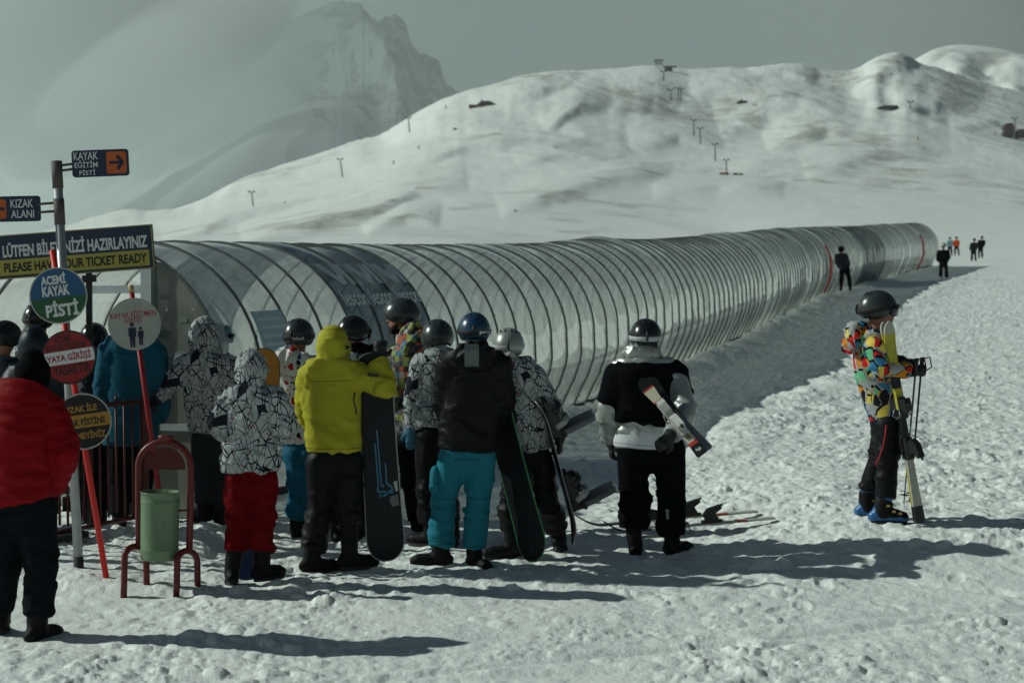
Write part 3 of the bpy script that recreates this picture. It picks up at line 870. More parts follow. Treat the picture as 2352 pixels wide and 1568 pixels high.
def nets(prims, h, k):
    """surface of the soft union as quads"""
    lo = np.full(3, 1e9); hi = -lo
    for pr in prims:
        if pr[0] == 'ell':
            m = pr[2].max(); lo = np.minimum(lo, pr[1] - m); hi = np.maximum(hi, pr[1] + m)
        else:
            for a, r, f in zip(pr[1], pr[2], pr[3]):
                m = r * max(1, f); lo = np.minimum(lo, a - m); hi = np.maximum(hi, a + m)
    lo = lo - 2.5 * h - k * .3; hi = hi + 2.5 * h + k * .3
    n = np.ceil((hi - lo) / h).astype(int) + 1
    g = np.stack(np.meshgrid(*[lo[i] + h * np.arange(n[i]) for i in range(3)], indexing='ij'), -1)
    S = sdf(prims, g.reshape(-1, 3), k).reshape(n); s = S < 0
    cs = np.zeros(n - 1, np.int8)
    for dx in (0, 1):
        for dy in (0, 1):
            for dz in (0, 1): cs += s[dx:n[0] - 1 + dx, dy:n[1] - 1 + dy, dz:n[2] - 1 + dz]
    act = (cs > 0) & (cs < 8); ci = np.argwhere(act); idx = np.full(n - 1, -1, np.int64); idx[act] = np.arange(len(ci))
    acc = np.zeros((len(ci), 3)); cnt = np.zeros(len(ci))
    corners = [(0, 0, 0), (1, 0, 0), (0, 1, 0), (1, 1, 0), (0, 0, 1), (1, 0, 1), (0, 1, 1), (1, 1, 1)]
    for a in range(8):
        for b in range(a + 1, 8):
            A_, B_ = np.array(corners[a]), np.array(corners[b])
            if np.abs(A_ - B_).sum() != 1: continue
            va = S[tuple((ci + A_).T)]; vb = S[tuple((ci + B_).T)]; m = (va < 0) != (vb < 0)
            t = np.where(m, va / np.where(m, va - vb, 1), 0)
            acc += np.where(m[:, None], A_ + t[:, None] * (B_ - A_), 0); cnt += m
    V = lo + h * (ci + acc / cnt[:, None])
    Q = []
    for ax in range(3):
        o1, o2 = (ax + 1) % 3, (ax + 2) % 3
        sl0 = [slice(None)] * 3; sl1 = [slice(None)] * 3; sl0[ax] = slice(0, -1); sl1[ax] = slice(1, None)
        ch = s[tuple(sl0)] != s[tuple(sl1)]; e = np.argwhere(ch)
        e = e[(e[:, o1] > 0) & (e[:, o2] > 0) & (e[:, o1] < n[o1] - 1) & (e[:, o2] < n[o2] - 1)]
        inside = s[tuple(e.T)]
        u1 = np.zeros(3, int); u1[o1] = 1; u2 = np.zeros(3, int); u2[o2] = 1
        q = np.stack([idx[tuple((e - u1 - u2).T)], idx[tuple((e - u2).T)], idx[tuple(e.T)], idx[tuple((e - u1).T)]], 1)
        q[~inside] = q[~inside][:, ::-1]
        Q.append(q)
    return V, np.concatenate(Q)

def remesh(mb, voxel, smooth=2, k=None):
    """melts the limbs of a figure into one skin; numpy vertices, normals, faces"""
    V, Q = nets(mb.prims, voxel, k if k else min(.03, voxel * 2.2))
    E = np.concatenate([Q[:, [0, 1]], Q[:, [1, 2]], Q[:, [2, 3]], Q[:, [3, 0]]])
    deg = np.bincount(E.ravel(), minlength=len(V))[:, None]
    for _ in range(smooth):
        A = np.zeros_like(V)
        for c in range(3): A[:, c] = np.bincount(E[:, 0], V[E[:, 1], c], len(V)) + np.bincount(E[:, 1], V[E[:, 0], c], len(V))
        V = V * .5 + .5 * A / np.maximum(deg, 1)
    fn = np.cross(V[Q[:, 2]] - V[Q[:, 0]], V[Q[:, 3]] - V[Q[:, 1]]); Nn = np.zeros_like(V)
    for c in range(3):
        for q in range(4): Nn[:, c] += np.bincount(Q[:, q], fn[:, c], len(V))
    Nn /= np.linalg.norm(Nn, axis=1)[:, None] + 1e-12
    return V, Nn, np.arange(0, Q.size, 4, dtype=np.int32), None, Q.astype(np.int32).ravel()

VIEWDIR = np.array([0.0, -1.0, 0.0])
def bone_uv(V, bones, seam=None):
    """cloth coordinates: metres round and along the nearest limb; seam on the side away from the photograph"""
    best = np.full(len(V), 1e9); uv = np.zeros((len(V), 3))
    for k, (a, b, r) in enumerate(bones):
        a = np.array(a); b = np.array(b); ab = b - a; L = np.linalg.norm(ab) + 1e-9; t = ab / L
        h = (V - a) @ t; hc = np.clip(h, 0, L); d = V - (a + hc[:, None] * t); dist = np.linalg.norm(d, axis=1) - r
        ref = VIEWDIR - t * (VIEWDIR @ t); ref /= np.linalg.norm(ref) + 1e-9; oth = np.cross(t, ref)
        ang = np.arctan2(d @ oth, d @ ref)
        m = dist < best
        best = np.where(m, dist, best)
        if seam is not None:
            seam[m, 1] = (h - .15)[m] + 1 if k == 0 else 2; seam[m, 2] = (h - L + .035)[m] + 1
        uv[m, 0] = (ang * max(r, .05))[m] + k * 1.37; uv[m, 1] = h[m] + k * .71; uv[m, 2] = k
    return uv

def skin(name, mb, mat, parent, voxel=.018, smooth=2, bones=None, fold=.006, foldscale=1.0, seed=0, quilt=0.0, joints=(), label=None, origin=None):
    V, Nn, ls, lt, li = remesh(mb, voxel, smooth)
    if bones:
        seam = np.ones((len(V), 3)) * 2; uv = bone_uv(V, bones, seam)
        if fold:
            u = uv[:, 0] * foldscale; v = uv[:, 1] * foldscale
            sk = v + .35 * u + .05 * fbm(u * 5, v * 5, seed + 9, 2)
            f = .95 * np.abs(1 - np.abs(fbm(u * 4.0 + seed, sk * 11, seed + 1, 2, .5))) ** 2.2 + .45 * fbm(u * 8, sk * 20, seed + 5, 2) + .7 * fbm(u * 2.5, v * 3.5, seed + 3, 2)
            fold = fold * 1.6; amp = np.full(len(V), fold * .9)
            for j, r in joints:
                amp += fold * 1.7 * np.exp(-(np.linalg.norm(V - np.array(j), axis=1) / r) ** 2)
            V = V + Nn * (amp * np.clip(f - .75, -.45, 1.2))[:, None]
        if quilt:
            w = np.abs(np.sin(uv[:, 1] * math.pi / quilt + .5 * fbm(uv[:, 0] * 3, uv[:, 1] * 3, 5, 2)))
            V = V + Nn * (.010 * w ** .6 - .006)[:, None]
    org = np.array(origin if origin is not None else (parent.location if parent is not None else (0, 0, 0)), float)
    me = bpy.data.meshes.new(name)
    me.vertices.add(len(V)); me.vertices.foreach_set('co', (V - org).astype(np.float32).ravel())
    me.loops.add(len(li)); me.loops.foreach_set('vertex_index', li)
    me.polygons.add(len(ls)); me.polygons.foreach_set('loop_start', ls)
    me.polygons.foreach_set('use_smooth', np.ones(len(ls), bool))
    if bones:
        a = me.attributes.new("cloth", 'FLOAT_VECTOR', 'POINT'); a.data.foreach_set('vector', uv.astype(np.float32).ravel())
        a = me.attributes.new("seam", 'FLOAT_VECTOR', 'POINT'); a.data.foreach_set('vector', seam.astype(np.float32).ravel())
    me.update(calc_edges=True); me.materials.append(mat)
    o = bpy.data.objects.new(name, me); COL.objects.link(o)
    if parent is None: o.location = org
    else: o.parent = parent
    if label: o["label"] = label
    return o

def child(name, mb, mats, parent, label=None):
    """a hand-shaped part given in world space; parent is a top-level object or a part of one"""
    top = parent
    while top.parent: top = top.parent
    org = top.location
    mb.v = [tuple(Vector(v) - org) for v in mb.v]
    o = bpy.data.objects.new(name, mb.mesh(name, mats)); COL.objects.link(o); o.parent = parent
    if label: o["label"] = label
    return o

# ------------------------------------------------------------------ cloth patterns
def pat_vec(b, s=1.0, off=(0, 0, 0)):
    a = b.attr("cloth").outputs['Vector']
    return b.n('ShaderNodeMapping', {'Vector': a, 'Scale': (s, s, 0), 'Location': off}).outputs[0]
def edge2d(b, vec, scale, rnd=1.0):
    return b.n('ShaderNodeTexVoronoi', {'Vector': vec, 'Scale': scale, 'Randomness': rnd}, voronoi_dimensions='2D', feature='DISTANCE_TO_EDGE').outputs['Distance']
def cell2d(b, vec, scale, rnd=1.0, feature='F1', distance='EUCLIDEAN'):
    return b.n('ShaderNodeTexVoronoi', {'Vector': vec, 'Scale': scale, 'Randomness': rnd}, voronoi_dimensions='2D', feature=feature, distance=distance)
def cloth_normal(b, k=.35):
    o = b.obj(); n1 = b.noise(o, 24, 4, .55)
    return b.bump(n1.outputs[0], k, .012)
def shard_cloth():
    if "shard" in _cache: return _cache["shard"]
    b = NB("white_cloth_with_black_shards")
    warp = lambda ox, oy, ang, sc: b.n('ShaderNodeMapping', {'Vector': b.attr("cloth").outputs['Vector'], 'Scale': sc, 'Location': (ox, oy, 0), 'Rotation': (0, 0, ang)}).outputs[0]
    v1 = warp(0, 0, .5, (1.0, .62, 0)); v2 = warp(3.3, 1.7, -.6, (1.0, .55, 0)); v3 = warp(7.1, 4.2, 1.25, (1.0, .5, 0))
    e1 = edge2d(b, v1, 16); e2 = edge2d(b, v2, 13); e3 = edge2d(b, v3, 11)
    wv = b.noise(warp(0, 0, 0, (1, 1, 0)), 7, 2).outputs[0]
    lw = b.step(wv, .35, .7, .018, .062)
    l1 = b.math('LESS_THAN', e1, lw); l2 = b.math('LESS_THAN', e2, b.math('MULTIPLY', lw, .85)); l3 = b.math('LESS_THAN', e3, b.math('MULTIPLY', lw, .6))
    ln = b.math('MAXIMUM', b.math('MAXIMUM', l1, l2), l3)
    c1 = b.n('ShaderNodeSeparateColor', {0: cell2d(b, v1, 16).outputs['Color']}); c2 = b.n('ShaderNodeSeparateColor', {0: cell2d(b, v2, 13).outputs['Color']})
    tri = b.math('MULTIPLY', b.math('GREATER_THAN', c1.outputs[0], .86), b.math('GREATER_THAN', c2.outputs[0], .55))
    gry = b.math('MULTIPLY', b.math('GREATER_THAN', c1.outputs[1], .88), b.math('GREATER_THAN', c2.outputs[1], .55))
    dot = cell2d(b, warp(1, 2, 0, (1, 1, 0)), 15, 1, 'F1', 'MANHATTAN')
    dc = b.n('ShaderNodeSeparateColor', {0: dot.outputs['Color']})
    red = b.math('MULTIPLY', b.math('LESS_THAN', dot.outputs['Distance'], .15), b.math('GREATER_THAN', dc.outputs[0], .66))
    teal = b.math('MULTIPLY', b.math('LESS_THAN', dot.outputs['Distance'], .20), b.math('LESS_THAN', dc.outputs[0], .14))
    spk = b.step(b.noise(warp(0, 0, 0, (1, 1, 0)), 170, 1).outputs[0], .60, .66, 0, .45)
    c = b.mix(spk, rgb(.40, .43, .43), rgb(.18, .21, .24))
    c = b.mix(b.math('MULTIPLY', gry, .6), c, rgb(.10, .13, .17))
    c = b.mix(red, c, rgb(.32, .03, .08)); c = b.mix(teal, c, rgb(.05, .20, .22))
    c = b.mix(b.math('MAXIMUM', ln, tri), c, rgb(.012, .014, .022))
    _cache["shard"] = b.done(b.bsdf(c, .75, 0, cloth_normal(b), Specular_IOR_Level=.08))
    return _cache["shard"]
def splat_cloth():
    b = NB("white_cloth_with_paint_splashes")
    v = pat_vec(b); nz_ = b.noise(v, 40, 2).outputs['Color']
    wv = b.n('ShaderNodeMixRGB', {0: .018, 1: v, 2: nz_}, blend_type='ADD').outputs[0]
    c = rgb(.66, .68, .64)
    for k, (sc, thr, rad) in enumerate(((10, .30, .34), (17, .35, .30), (26, .45, .25))):
        mp = b.n('ShaderNodeMapping', {'Vector': wv, 'Location': (k * 3.1, k * 1.7, 0)}).outputs[0]
        ce = cell2d(b, mp, sc); col = b.n('ShaderNodeSeparateColor', {0: ce.outputs['Color']})
        m = b.math('MULTIPLY', b.math('LESS_THAN', ce.outputs['Distance'], b.math('MULTIPLY', col.outputs[1], rad)), b.math('GREATER_THAN', col.outputs[2], thr))
        rp = b.n('ShaderNodeValToRGB', {0: col.outputs[0]}); cr = rp.color_ramp; cr.interpolation = 'CONSTANT'
        for i, (p, q) in enumerate(((0, (.015, .015, .02)), (.25, (.50, .02, .03)), (.48, (.02, .13, .06)), (.68, (.45, .32, .05)), (.84, (.03, .08, .25)))):
            e = cr.elements[i] if i < 2 else cr.elements.new(p)
            e.position = p; e.color = rgb(*q)
        c = b.mix(m, c, rp.outputs[0])
    return b.done(b.bsdf(c, .75, 0, cloth_normal(b), Specular_IOR_Level=.08))
def check_cloth():
    b = NB("many_coloured_check_cloth"); v = pat_vec(b, 1, (.02, 0, 0))
    ce = cell2d(b, v, 22, 0.0, 'F1', 'CHEBYCHEV'); col = b.n('ShaderNodeSeparateColor', {0: ce.outputs['Color']})
    rp = b.n('ShaderNodeValToRGB', {0: col.outputs[0]}); cr = rp.color_ramp; cr.interpolation = 'CONSTANT'
    for i, (p, q) in enumerate(((0, (.02, .02, .03)), (.30, (.30, .34, .06)), (.52, (.45, .10, .03)), (.66, (.10, .085, .10)), (.82, (.35, .36, .36)), (.91, (.05, .18, .28)))):
        e = cr.elements[i] if i < 2 else cr.elements.new(p)
        e.position = p; e.color = rgb(*q)
    return b.done(b.bsdf(rp.outputs[0], .7, 0, cloth_normal(b)))
def shape_cloth():
    b = NB("speckled_cloth_with_bright_shapes")
    v = pat_vec(b); spk = b.step(b.noise(v, 260, 2).outputs[0], .47, .53)
    c = b.mix(spk, rgb(.62, .63, .62), rgb(.10, .10, .11))
    for k, (sc, thr, dist, th2) in enumerate(((11.5, .24, 'MANHATTAN', .40), (17, .45, 'CHEBYCHEV', .27))):
        mp = b.n('ShaderNodeMapping', {'Vector': v, 'Location': (k * 2.3 + .4, k * 1.1, 0), 'Rotation': (0, 0, .35 + k * .9), 'Scale': (1.0, .72, 0)}).outputs[0]
        ms = b.n('ShaderNodeMapping', {'Vector': v, 'Location': (k * 2.3 + .4 - .010, k * 1.1 + .012, 0), 'Rotation': (0, 0, .35 + k * .9), 'Scale': (1.0, .72, 0)}).outputs[0]
        def shape(vec):
            e = edge2d(b, vec, sc); ce = cell2d(b, vec, sc); col = b.n('ShaderNodeSeparateColor', {0: ce.outputs['Color']})
            return b.math('MULTIPLY', b.math('GREATER_THAN', e, .13), b.math('GREATER_THAN', col.outputs[1], thr)), col
        m2, _ = shape(ms); m1, col = shape(mp)
        rp = b.n('ShaderNodeValToRGB', {0: col.outputs[0]}); cr = rp.color_ramp; cr.interpolation = 'CONSTANT'
        for i, (p, q) in enumerate(((0, (.72, .55, .10)), (.22, (.55, .02, .02)), (.42, (.04, .20, .36)), (.60, (.62, .22, .015)), (.78, (.12, .42, .22)), (.93, (.015, .015, .02)))):
            e = cr.elements[i] if i < 2 else cr.elements.new(p)
            e.position = p; e.color = rgb(*q)
        c = b.mix(m2, c, rgb(.012, .012, .018)); c = b.mix(m1, c, rp.outputs[0])
    return b.done(b.bsdf(c, .75, 0, cloth_normal(b), Specular_IOR_Level=.08))
def camo_cloth():
    b = NB("black_and_white_blotched_cloth"); v = pat_vec(b)
    f = b.step(b.noise(v, 13, 4, .6).outputs[0], .50, .54)
    return b.done(b.bsdf(b.mix(f, rgb(.015, .017, .022), rgb(.42, .45, .46)), .6, 0, cloth_normal(b)))

C = dict(black=cloth("black_cloth", (.0045, .005, .007), .85, spec=.03), trousers=cloth("black_trouser_cloth", (.005, .0055, .007), .75, spec=.06), shiny=cloth("black_shiny_cloth", (.006, .006, .008), .5, spec=.13),
         red=cloth("red_quilted_cloth", (.22, .004, .007), .6, spec=.05), redt=cloth("dark_red_trouser_cloth", (.14, .003, .005), .75, spec=.04), jeans=cloth("black_denim", (.007, .009, .012), .9, bump=.2, spec=.06),
         teal=cloth("petrol_blue_cloth", (.012, .10, .16), .6), navy=cloth("navy_shiny_cloth", (.008, .016, .026), .45, spec=.25), dgrey=cloth("charcoal_cloth", (.022, .025, .030), .7),
         yellow=cloth("yellow_cloth", (.40, .365, .030), .65), turq=cloth("turquoise_cloth", (.018, .17, .23), .65), blue=cloth("blue_trouser_cloth", (.012, .11, .19), .65),
         silver=paint("silver_foil_cloth", (.38, .40, .38), .36, .35, .3, .5, 14), white=cloth("white_shirt_cloth", (.62, .65, .68), .8), orange=cloth("orange_cloth", (.75, .10, .02), .7), pale=cloth("pale_blue_cloth", (.25, .38, .45), .7),
         shard=shard_cloth(), splat=splat_cloth(), check=check_cloth(), shape=shape_cloth(), camo=camo_cloth(),
         skin=cloth("skin", (.30, .15, .10), .55, bump=.1), beard=cloth("dark_beard", (.03, .02, .015), .9), fleece=cloth("pale_fleece", (.45, .45, .44), .95),
         boot=paint("black_boot_leather", (.008, .008, .009), .6, 0, .3, .12), sole=paint("rubber_sole", (.02, .02, .022), .8), glove=cloth("black_glove_cloth", (.010, .010, .012), .55, spec=.4), gloveblue=cloth("blue_glove_cloth", (.05, .16, .24), .6),
         bboot=paint("blue_boot_plastic", (.015, .11, .28), .35, 0, .2), gold=paint("brass_buckle", (.45, .33, .12), .4, .6, .2), metal=paint("bright_buckle", (.5, .5, .5), .3, .8, .2))
H = dict(black=paint("black_helmet_shell", (.012, .013, .015), .22, 0, .2, .5), grey=paint("graphite_helmet_shell", (.035, .042, .046), .28, .1, .2, .5), blue=paint("dark_blue_helmet_shell", (.010, .045, .085), .28, 0, .2, .5),
         silver=paint("silver_helmet_shell", (.30, .31, .29), .35, .3, .3, .5), teal=paint("pale_teal_helmet_shell", (.12, .24, .26), .4, 0, .2), strap=paint("goggle_strap", (.012, .012, .014), .7), wstrap=paint("pale_goggle_strap", (.45, .47, .49), .7, 0, .5, .3, 60),
         lens=paint("goggle_lens", (.02, .015, .03), .08, .4, .1, .6), frame=paint("goggle_frame", (.015, .015, .018), .5), pad=paint("helmet_padding", (.012, .012, .013), .9), chrome=paint("pale_vent", (.55, .57, .55), .4), letter=paint("strap_lettering", (.70, .72, .72), .6))

# ------------------------------------------------------------------ helmet
def helmet(parent, c, fwd, size=1.0, up=(0, 0, 1), mat='black', strap=None, goggles=False, vents=2, word=None, word_az=0.0, clip=True, low=-.62):
    """c is the middle of the head; fwd where the face looks"""
    R = frame_to(up, fwd)                       # columns: right, forward, up
    ax, ay, az_ = .120 * size, .142 * size, .130 * size
    nu, nv = 40, 14
    def low_at(a):                               # a = angle from straight ahead
        f = math.cos(a)
        return low + .78 * max(0, f) ** 3 - .12 * math.exp(-((abs(a) - 1.75) / .4) ** 2)
    def pt(a, e, k=1.0):
        bulge = 1 + .045 * math.exp(-((e + .15) / .35) ** 2)
        v = Vector((ax * math.sin(a) * math.cos(e) * bulge, ay * math.cos(a) * math.cos(e) * bulge, az_ * math.sin(e))) * k
        return Vector(c) + R @ v
    mb = MB(); mb.smooth = True; vs = []; fs = []
    for k, kk in ((0, 1.0), (1, .90)):
        for j in range(nv + 1):
            for i in range(nu):
                a = 2 * math.pi * i / nu; e0 = low_at((a + math.pi) % (2 * math.pi) - math.pi)
                vs.append(pt(a, e0 + (math.pi / 2 - e0) * (j / nv) ** .9, kk if j > 0 or k == 0 else .90))
    o = (nv + 1) * nu
    for j in range(nv):
        for i in range(nu):
            a = j * nu + i; b = j * nu + (i + 1) % nu
            fs.append((a, b, b + nu, a + nu)); fs.append((o + a, o + a + nu, o + b + nu, o + b))
    for i in range(nu): fs.append((i, o + i, o + (i + 1) % nu, (i + 1) % nu))
    mb.add(vs, fs)
    h = child("helmet", mb, [H[mat]], parent)
    # vents and back clip
    mv = MB()
    for s in ((-1, 1) if vents else ()):
        for q in range(vents):
            p = pt(s * (.35 + .5 * q) + math.pi * (1 if q % 2 else 0) * 0 + math.pi, .95 - .1 * q, 1.0)
            n = (p - Vector(c)).normalized()
            mv.ellipsoid(p, (.007 * size, .024 * size, .004 * size), frame_to(n, R @ Vector((0, 1, 0))), 10, 5)
    if vents: child("vent", mv, [H['pad']], h) 
    if strap:
        ms = MB(); ms.smooth = True; vs = []; fs = []; N = 44
        a0 = .55 if goggles or True else 0
        for i in range(N + 1):
            a = a0 + (2 * math.pi - 2 * a0) * i / N
            e = -.12 + .10 * math.cos(a)
            for de, k in ((-.135, 1.012), (-.12, 1.028), (.12, 1.028), (.135, 1.012)): vs.append(pt(a, e + de, k))
        for i in range(N):
            for q in range(3): b_ = i * 4 + q; fs.append((b_, b_ + 1, b_ + 5, b_ + 4))
        ms.add(vs, fs); g = child("goggle_strap", ms, [H[strap]], h)
        if clip:
            mc = MB(); p = [pt(math.pi, e, 1.04) for e in (.22, .05, -.12, -.3)]
            mc.tube(p, .009 * size, 6); child("strap_clip", mc, [H['frame']], h)
        if word:
            vs, fs, w, hh = text_mesh(word, 1.0, .015)
            mw = MB(); L = .095 * size
            W_ = []
            for v in vs:
                x = v.x / w * L; z = v.z / hh * .026 * size
                # seen from outside the letters run the way the eye reads: angle falls from left to right behind the head
                W_.append(pt(math.pi + word_az - x / ax, -.12 + .10 * math.cos(math.pi + word_az) + z / az_, 1.045))
            mw.add(W_, fs); child("strap_lettering", mw, [H['letter']], g)
    if goggles:
        mg = MB(); mg.smooth = True; vs = []; fs = []; N = 20
        for i in range(N + 1):
            a = -.95 + 1.9 * i / N
            w_ = 1 - .25 * abs(a) ** 3
            nose = .10 * math.exp(-(a / .22) ** 2)
            for e, k in ((-.50 * w_ + nose, .98), (-.46 * w_ + nose, 1.10), (.02, 1.13), (.10 * w_, 1.00)): vs.append(pt(a, e, k))
        for i in range(N):
            for q in range(3): b_ = i * 4 + q; fs.append((b_, b_ + 4, b_ + 5, b_ + 1))
        mg.add(vs, fs); gg = child("goggles", mg, [H['lens']], h)
        mf = MB()
        for e_, k in ((-.48, 1.06), (.07, 1.05)):
            mf.tube([pt(a, (-.50 * (1 - .25 * abs(a) ** 3) + .10 * math.exp(-(a / .22) ** 2)) if e_ < 0 else e_, k) for a in np.linspace(-.98, .98, 17)], .008 * size, 6)
        child("goggle_frame", mf, [H['frame']], gg if False else h)
    return h

# ------------------------------------------------------------------ hand
def hand(mb, wrist, d, palm_n, size=1.0, curl=.6, side=1):
    """palm, five unequal bent fingers; d = wrist to knuckles, palm_n = way the palm looks, side=+1 puts the thumb along +x"""
    d = Vector(d).normalized(); n = Vector(palm_n); n = (n - d * n.dot(d)).normalized(); x = d.cross(n) * side
    w = Vector(wrist); s = size
    limb(mb, [w, w + d * .045 * s, w + d * .088 * s], [.030 * s, .041 * s, .040 * s], 10, .55, x)
    for k, (off, ln) in enumerate(((.030, .074), (.010, .082), (-.011, .076), (-.031, .060))):
        p = w + d * .088 * s + x * off * s; q = [p]; a = 0; L = ln * s
        for j, (fl, fr) in enumerate(((.45, .35), (.33, .75), (.28, .75))):
            a += curl * fr * 1.5 + .05 * k * curl
            q.append(q[-1] + (d * math.cos(a) + n * math.sin(a)) * L * fl)
        limb(mb, q, [.0135 * s, .0125 * s, .0115 * s, .010 * s], 8)
    p = w + d * .028 * s + x * .032 * s
    limb(mb, [p, p + (x * .75 + d * .6 + n * .25).normalized() * .042 * s, p + (x * .55 + d * .75 + n * .6).normalized() * .078 * s], [.017 * s, .015 * s, .012 * s], 8)

# ------------------------------------------------------------------ person
def person(D, j, label, rings=None, jacket='black', trousers='trousers', group=None, hood=None, hooddown=None, fwd=(0, 1, 0), helm=None, boots='boot', S=1.0,
           arm_r=(.088, .078, .062), leg_r=(.108, .092, .090), fold=.007, seed=1, voxel=.018, quilt=0, hands=(), toes=None, head=True, face=False, depth=.62, cuff=None, sleeves=True, legs=True, hand_mat='glove', bootshaft=.20, hemflat=True, lat=None, simple=False, extra=None, skirt=None):
    """joints are sight-line positions (px, py, metres deeper than D)"""
    def J(k):
        q = j[k]; return at(q[0], q[1], D + (q[2] if len(q) > 2 else 0))
    sc = F / D
    fwd = Vector(fwd).normalized()
    xax = Vector(lat) if lat is not None else Vector((fwd.y, -fwd.x, 0)).normalized()
    hip = J('pv')
    feet = [J(k) for k in ('al', 'ar') if k in j]
    base = Vector((hip.x, hip.y, min([f.z for f in feet] or [hip.z - .9]) - .07))
    # --- the body itself, one continuous skin
    mb = MB()
    hd = J('hd'); nk = J('nk'); chest = nk.lerp(hip, .3)
    limb(mb, [hip, hip.lerp(nk, .45), chest, nk.lerp(chest, .3)], [.11 * S, .10 * S, .12 * S, .075 * S], 12, .60, xax)
    limb(mb, [nk + Vector((0, 0, -.04)), hd], [.055 * S, .052 * S], 10)
    up = Vector((0, 0, 1))
    mb.ellipsoid(hd, (.076 * S, .094 * S, .112 * S), frame_to(up, fwd), 14, 10)
    if face:
        Rf = frame_to(up, fwd); q = lambda x, y, z: hd + Rf @ (Vector((x, y, z)) * S)
        mb.ellipsoid(q(0, .055, -.075), (.045 * S, .045 * S, .042 * S), Rf, 10, 8)          # jaw
        limb(mb, [q(0, .085, .015), q(0, .108, -.022)], [.012 * S, .017 * S], 8)             # nose
        limb(mb, [q(-.045, .080, .028), q(.045, .080, .028)], .016 * S, 8)                   # brow
        limb(mb, [q(-.020, .092, -.058), q(.020, .092, -.058)], .011 * S, 8)                 # lips
        for s_ in (-1, 1): mb.ellipsoid(q(s_ * .078, -.005, -.01), (.012 * S, .022 * S, .032 * S), Rf, 8, 6)
    for s_ in 'lr':
        if 's' + s_ in j and 'w' + s_ in j:
            limb(mb, [J('s' + s_), J('e' + s_), J('w' + s_)], [.042 * S, .034 * S, .028 * S], 8)
        if 'h' + s_ in j: limb(mb, [J('h' + s_), J('k' + s_), J('a' + s_)], [.058 * S, .044 * S, .035 * S], 8)
    root = skin("person", mb, C['skin'], None, .011 if face else .026, 2 if face else 1, origin=base)
    tag(root, label, "person", group)
    # --- jacket
    R3 = []
    for q in rings:
        dd = q[3] if len(q) > 3 else 0
        p = at(q[0], q[1], D + dd); r = q[2] / (F / (D + dd)); fl = (q[4] if len(q) > 4 else depth)
        R3.append((p, r, fl))
    mb = MB()
    if skirt is None: pass
    limb(mb, [q[0] for q in R3], [q[1] for q in R3], 20, [q[2] for q in R3], xax, (False, False))
    bones = [(R3[0][0], R3[-1][0], R3[len(R3) // 2][1] * .75)]
    joints = [(R3[-1][0].lerp(R3[-2][0], .5), .16)]
    if sleeves and 'sl' in j and 'sr' in j:
        limb(mb, [J('sl'), J('sr')], [arm_r[0] * S * .95] * 2, 12)
    for s_ in ('lr' if sleeves else ''):
        if 's' + s_ in j and 'w' + s_ in j:
            a, e, w = J('s' + s_), J('e' + s_), J('w' + s_)
            limb(mb, [a, a.lerp(e, .5), e, e.lerp(w, .55), w], [arm_r[0] * S, arm_r[0] * S * .98, arm_r[1] * S, arm_r[1] * .9 * S, arm_r[2] * S], 14, 1, None, (True, False))
            bones += [(a, e, arm_r[0] * S * .9), (e, w, arm_r[1] * S * .9)]
            joints += [(e, .13 * S), (w, .08 * S), (a, .10 * S)]
    if hood:
        hx, hy, hw, hh = hood[:4]; hc = at(hx, hy, D + (hood[4] if len(hood) > 4 else .03))
        rx = hw / sc; rz = hh / sc
        Rf = frame_to(up, fwd)
        mb.ellipsoid(hc, (rx, rx * 1.12, rz), Rf, 18, 12)
        limb(mb, [hc - up * rz * .35, R3[0][0] - up * .03], [rx * .92, max(rx * .78, R3[0][1] * .8)], 14, 1, xax)
        bones.append((hc - up * rz, hc + up * rz, rx * .8)); joints.append((hc - up * rz * .8, .10))
    jk = skin("jacket", mb, C[jacket] if isinstance(jacket, str) else jacket, root, voxel, 2, bones, fold, 1.0, seed * 13, quilt, joints)
    if hooddown:
        hx, hy, hw, hh, hm = hooddown[:5]; dd = hooddown[5] if len(hooddown) > 5 else -.06
        mbh = MB(); hc = at(hx, hy, D + dd); rx, rz = hw / sc, hh / sc; tl = hooddown[6] if len(hooddown) > 6 else 0
        Rh = frame_to(up, fwd) @ rot('Y', tl)
        mbh.ellipsoid(hc, (rx, rx * .62, rz), Rh, 16, 10)
        limb(mbh, [hc + Rh @ Vector((-rx * .75, .10, rz * .35)), hc + Rh @ Vector((0, -.02, rz * .62)), hc + Rh @ Vector((rx * .75, .10, rz * .35))], [.035, .045, .035], 8)
        limb(mbh, [hc + Rh @ Vector((-rx * .6, .0, -rz * .2)), hc + Rh @ Vector((0, -.05, -rz * .75)), hc + Rh @ Vector((rx * .6, .0, -rz * .2))], [.04, .05, .04], 8)
        skin("hood", mbh, C[hm], jk, .014, 3, [(hc - Rh @ Vector((rx, 0, 0)), hc + Rh @ Vector((rx, 0, 0)), rz * .8)], fold * 1.2, 1.3, seed * 7 + 2, 0, [(hc, .2)], origin=base)
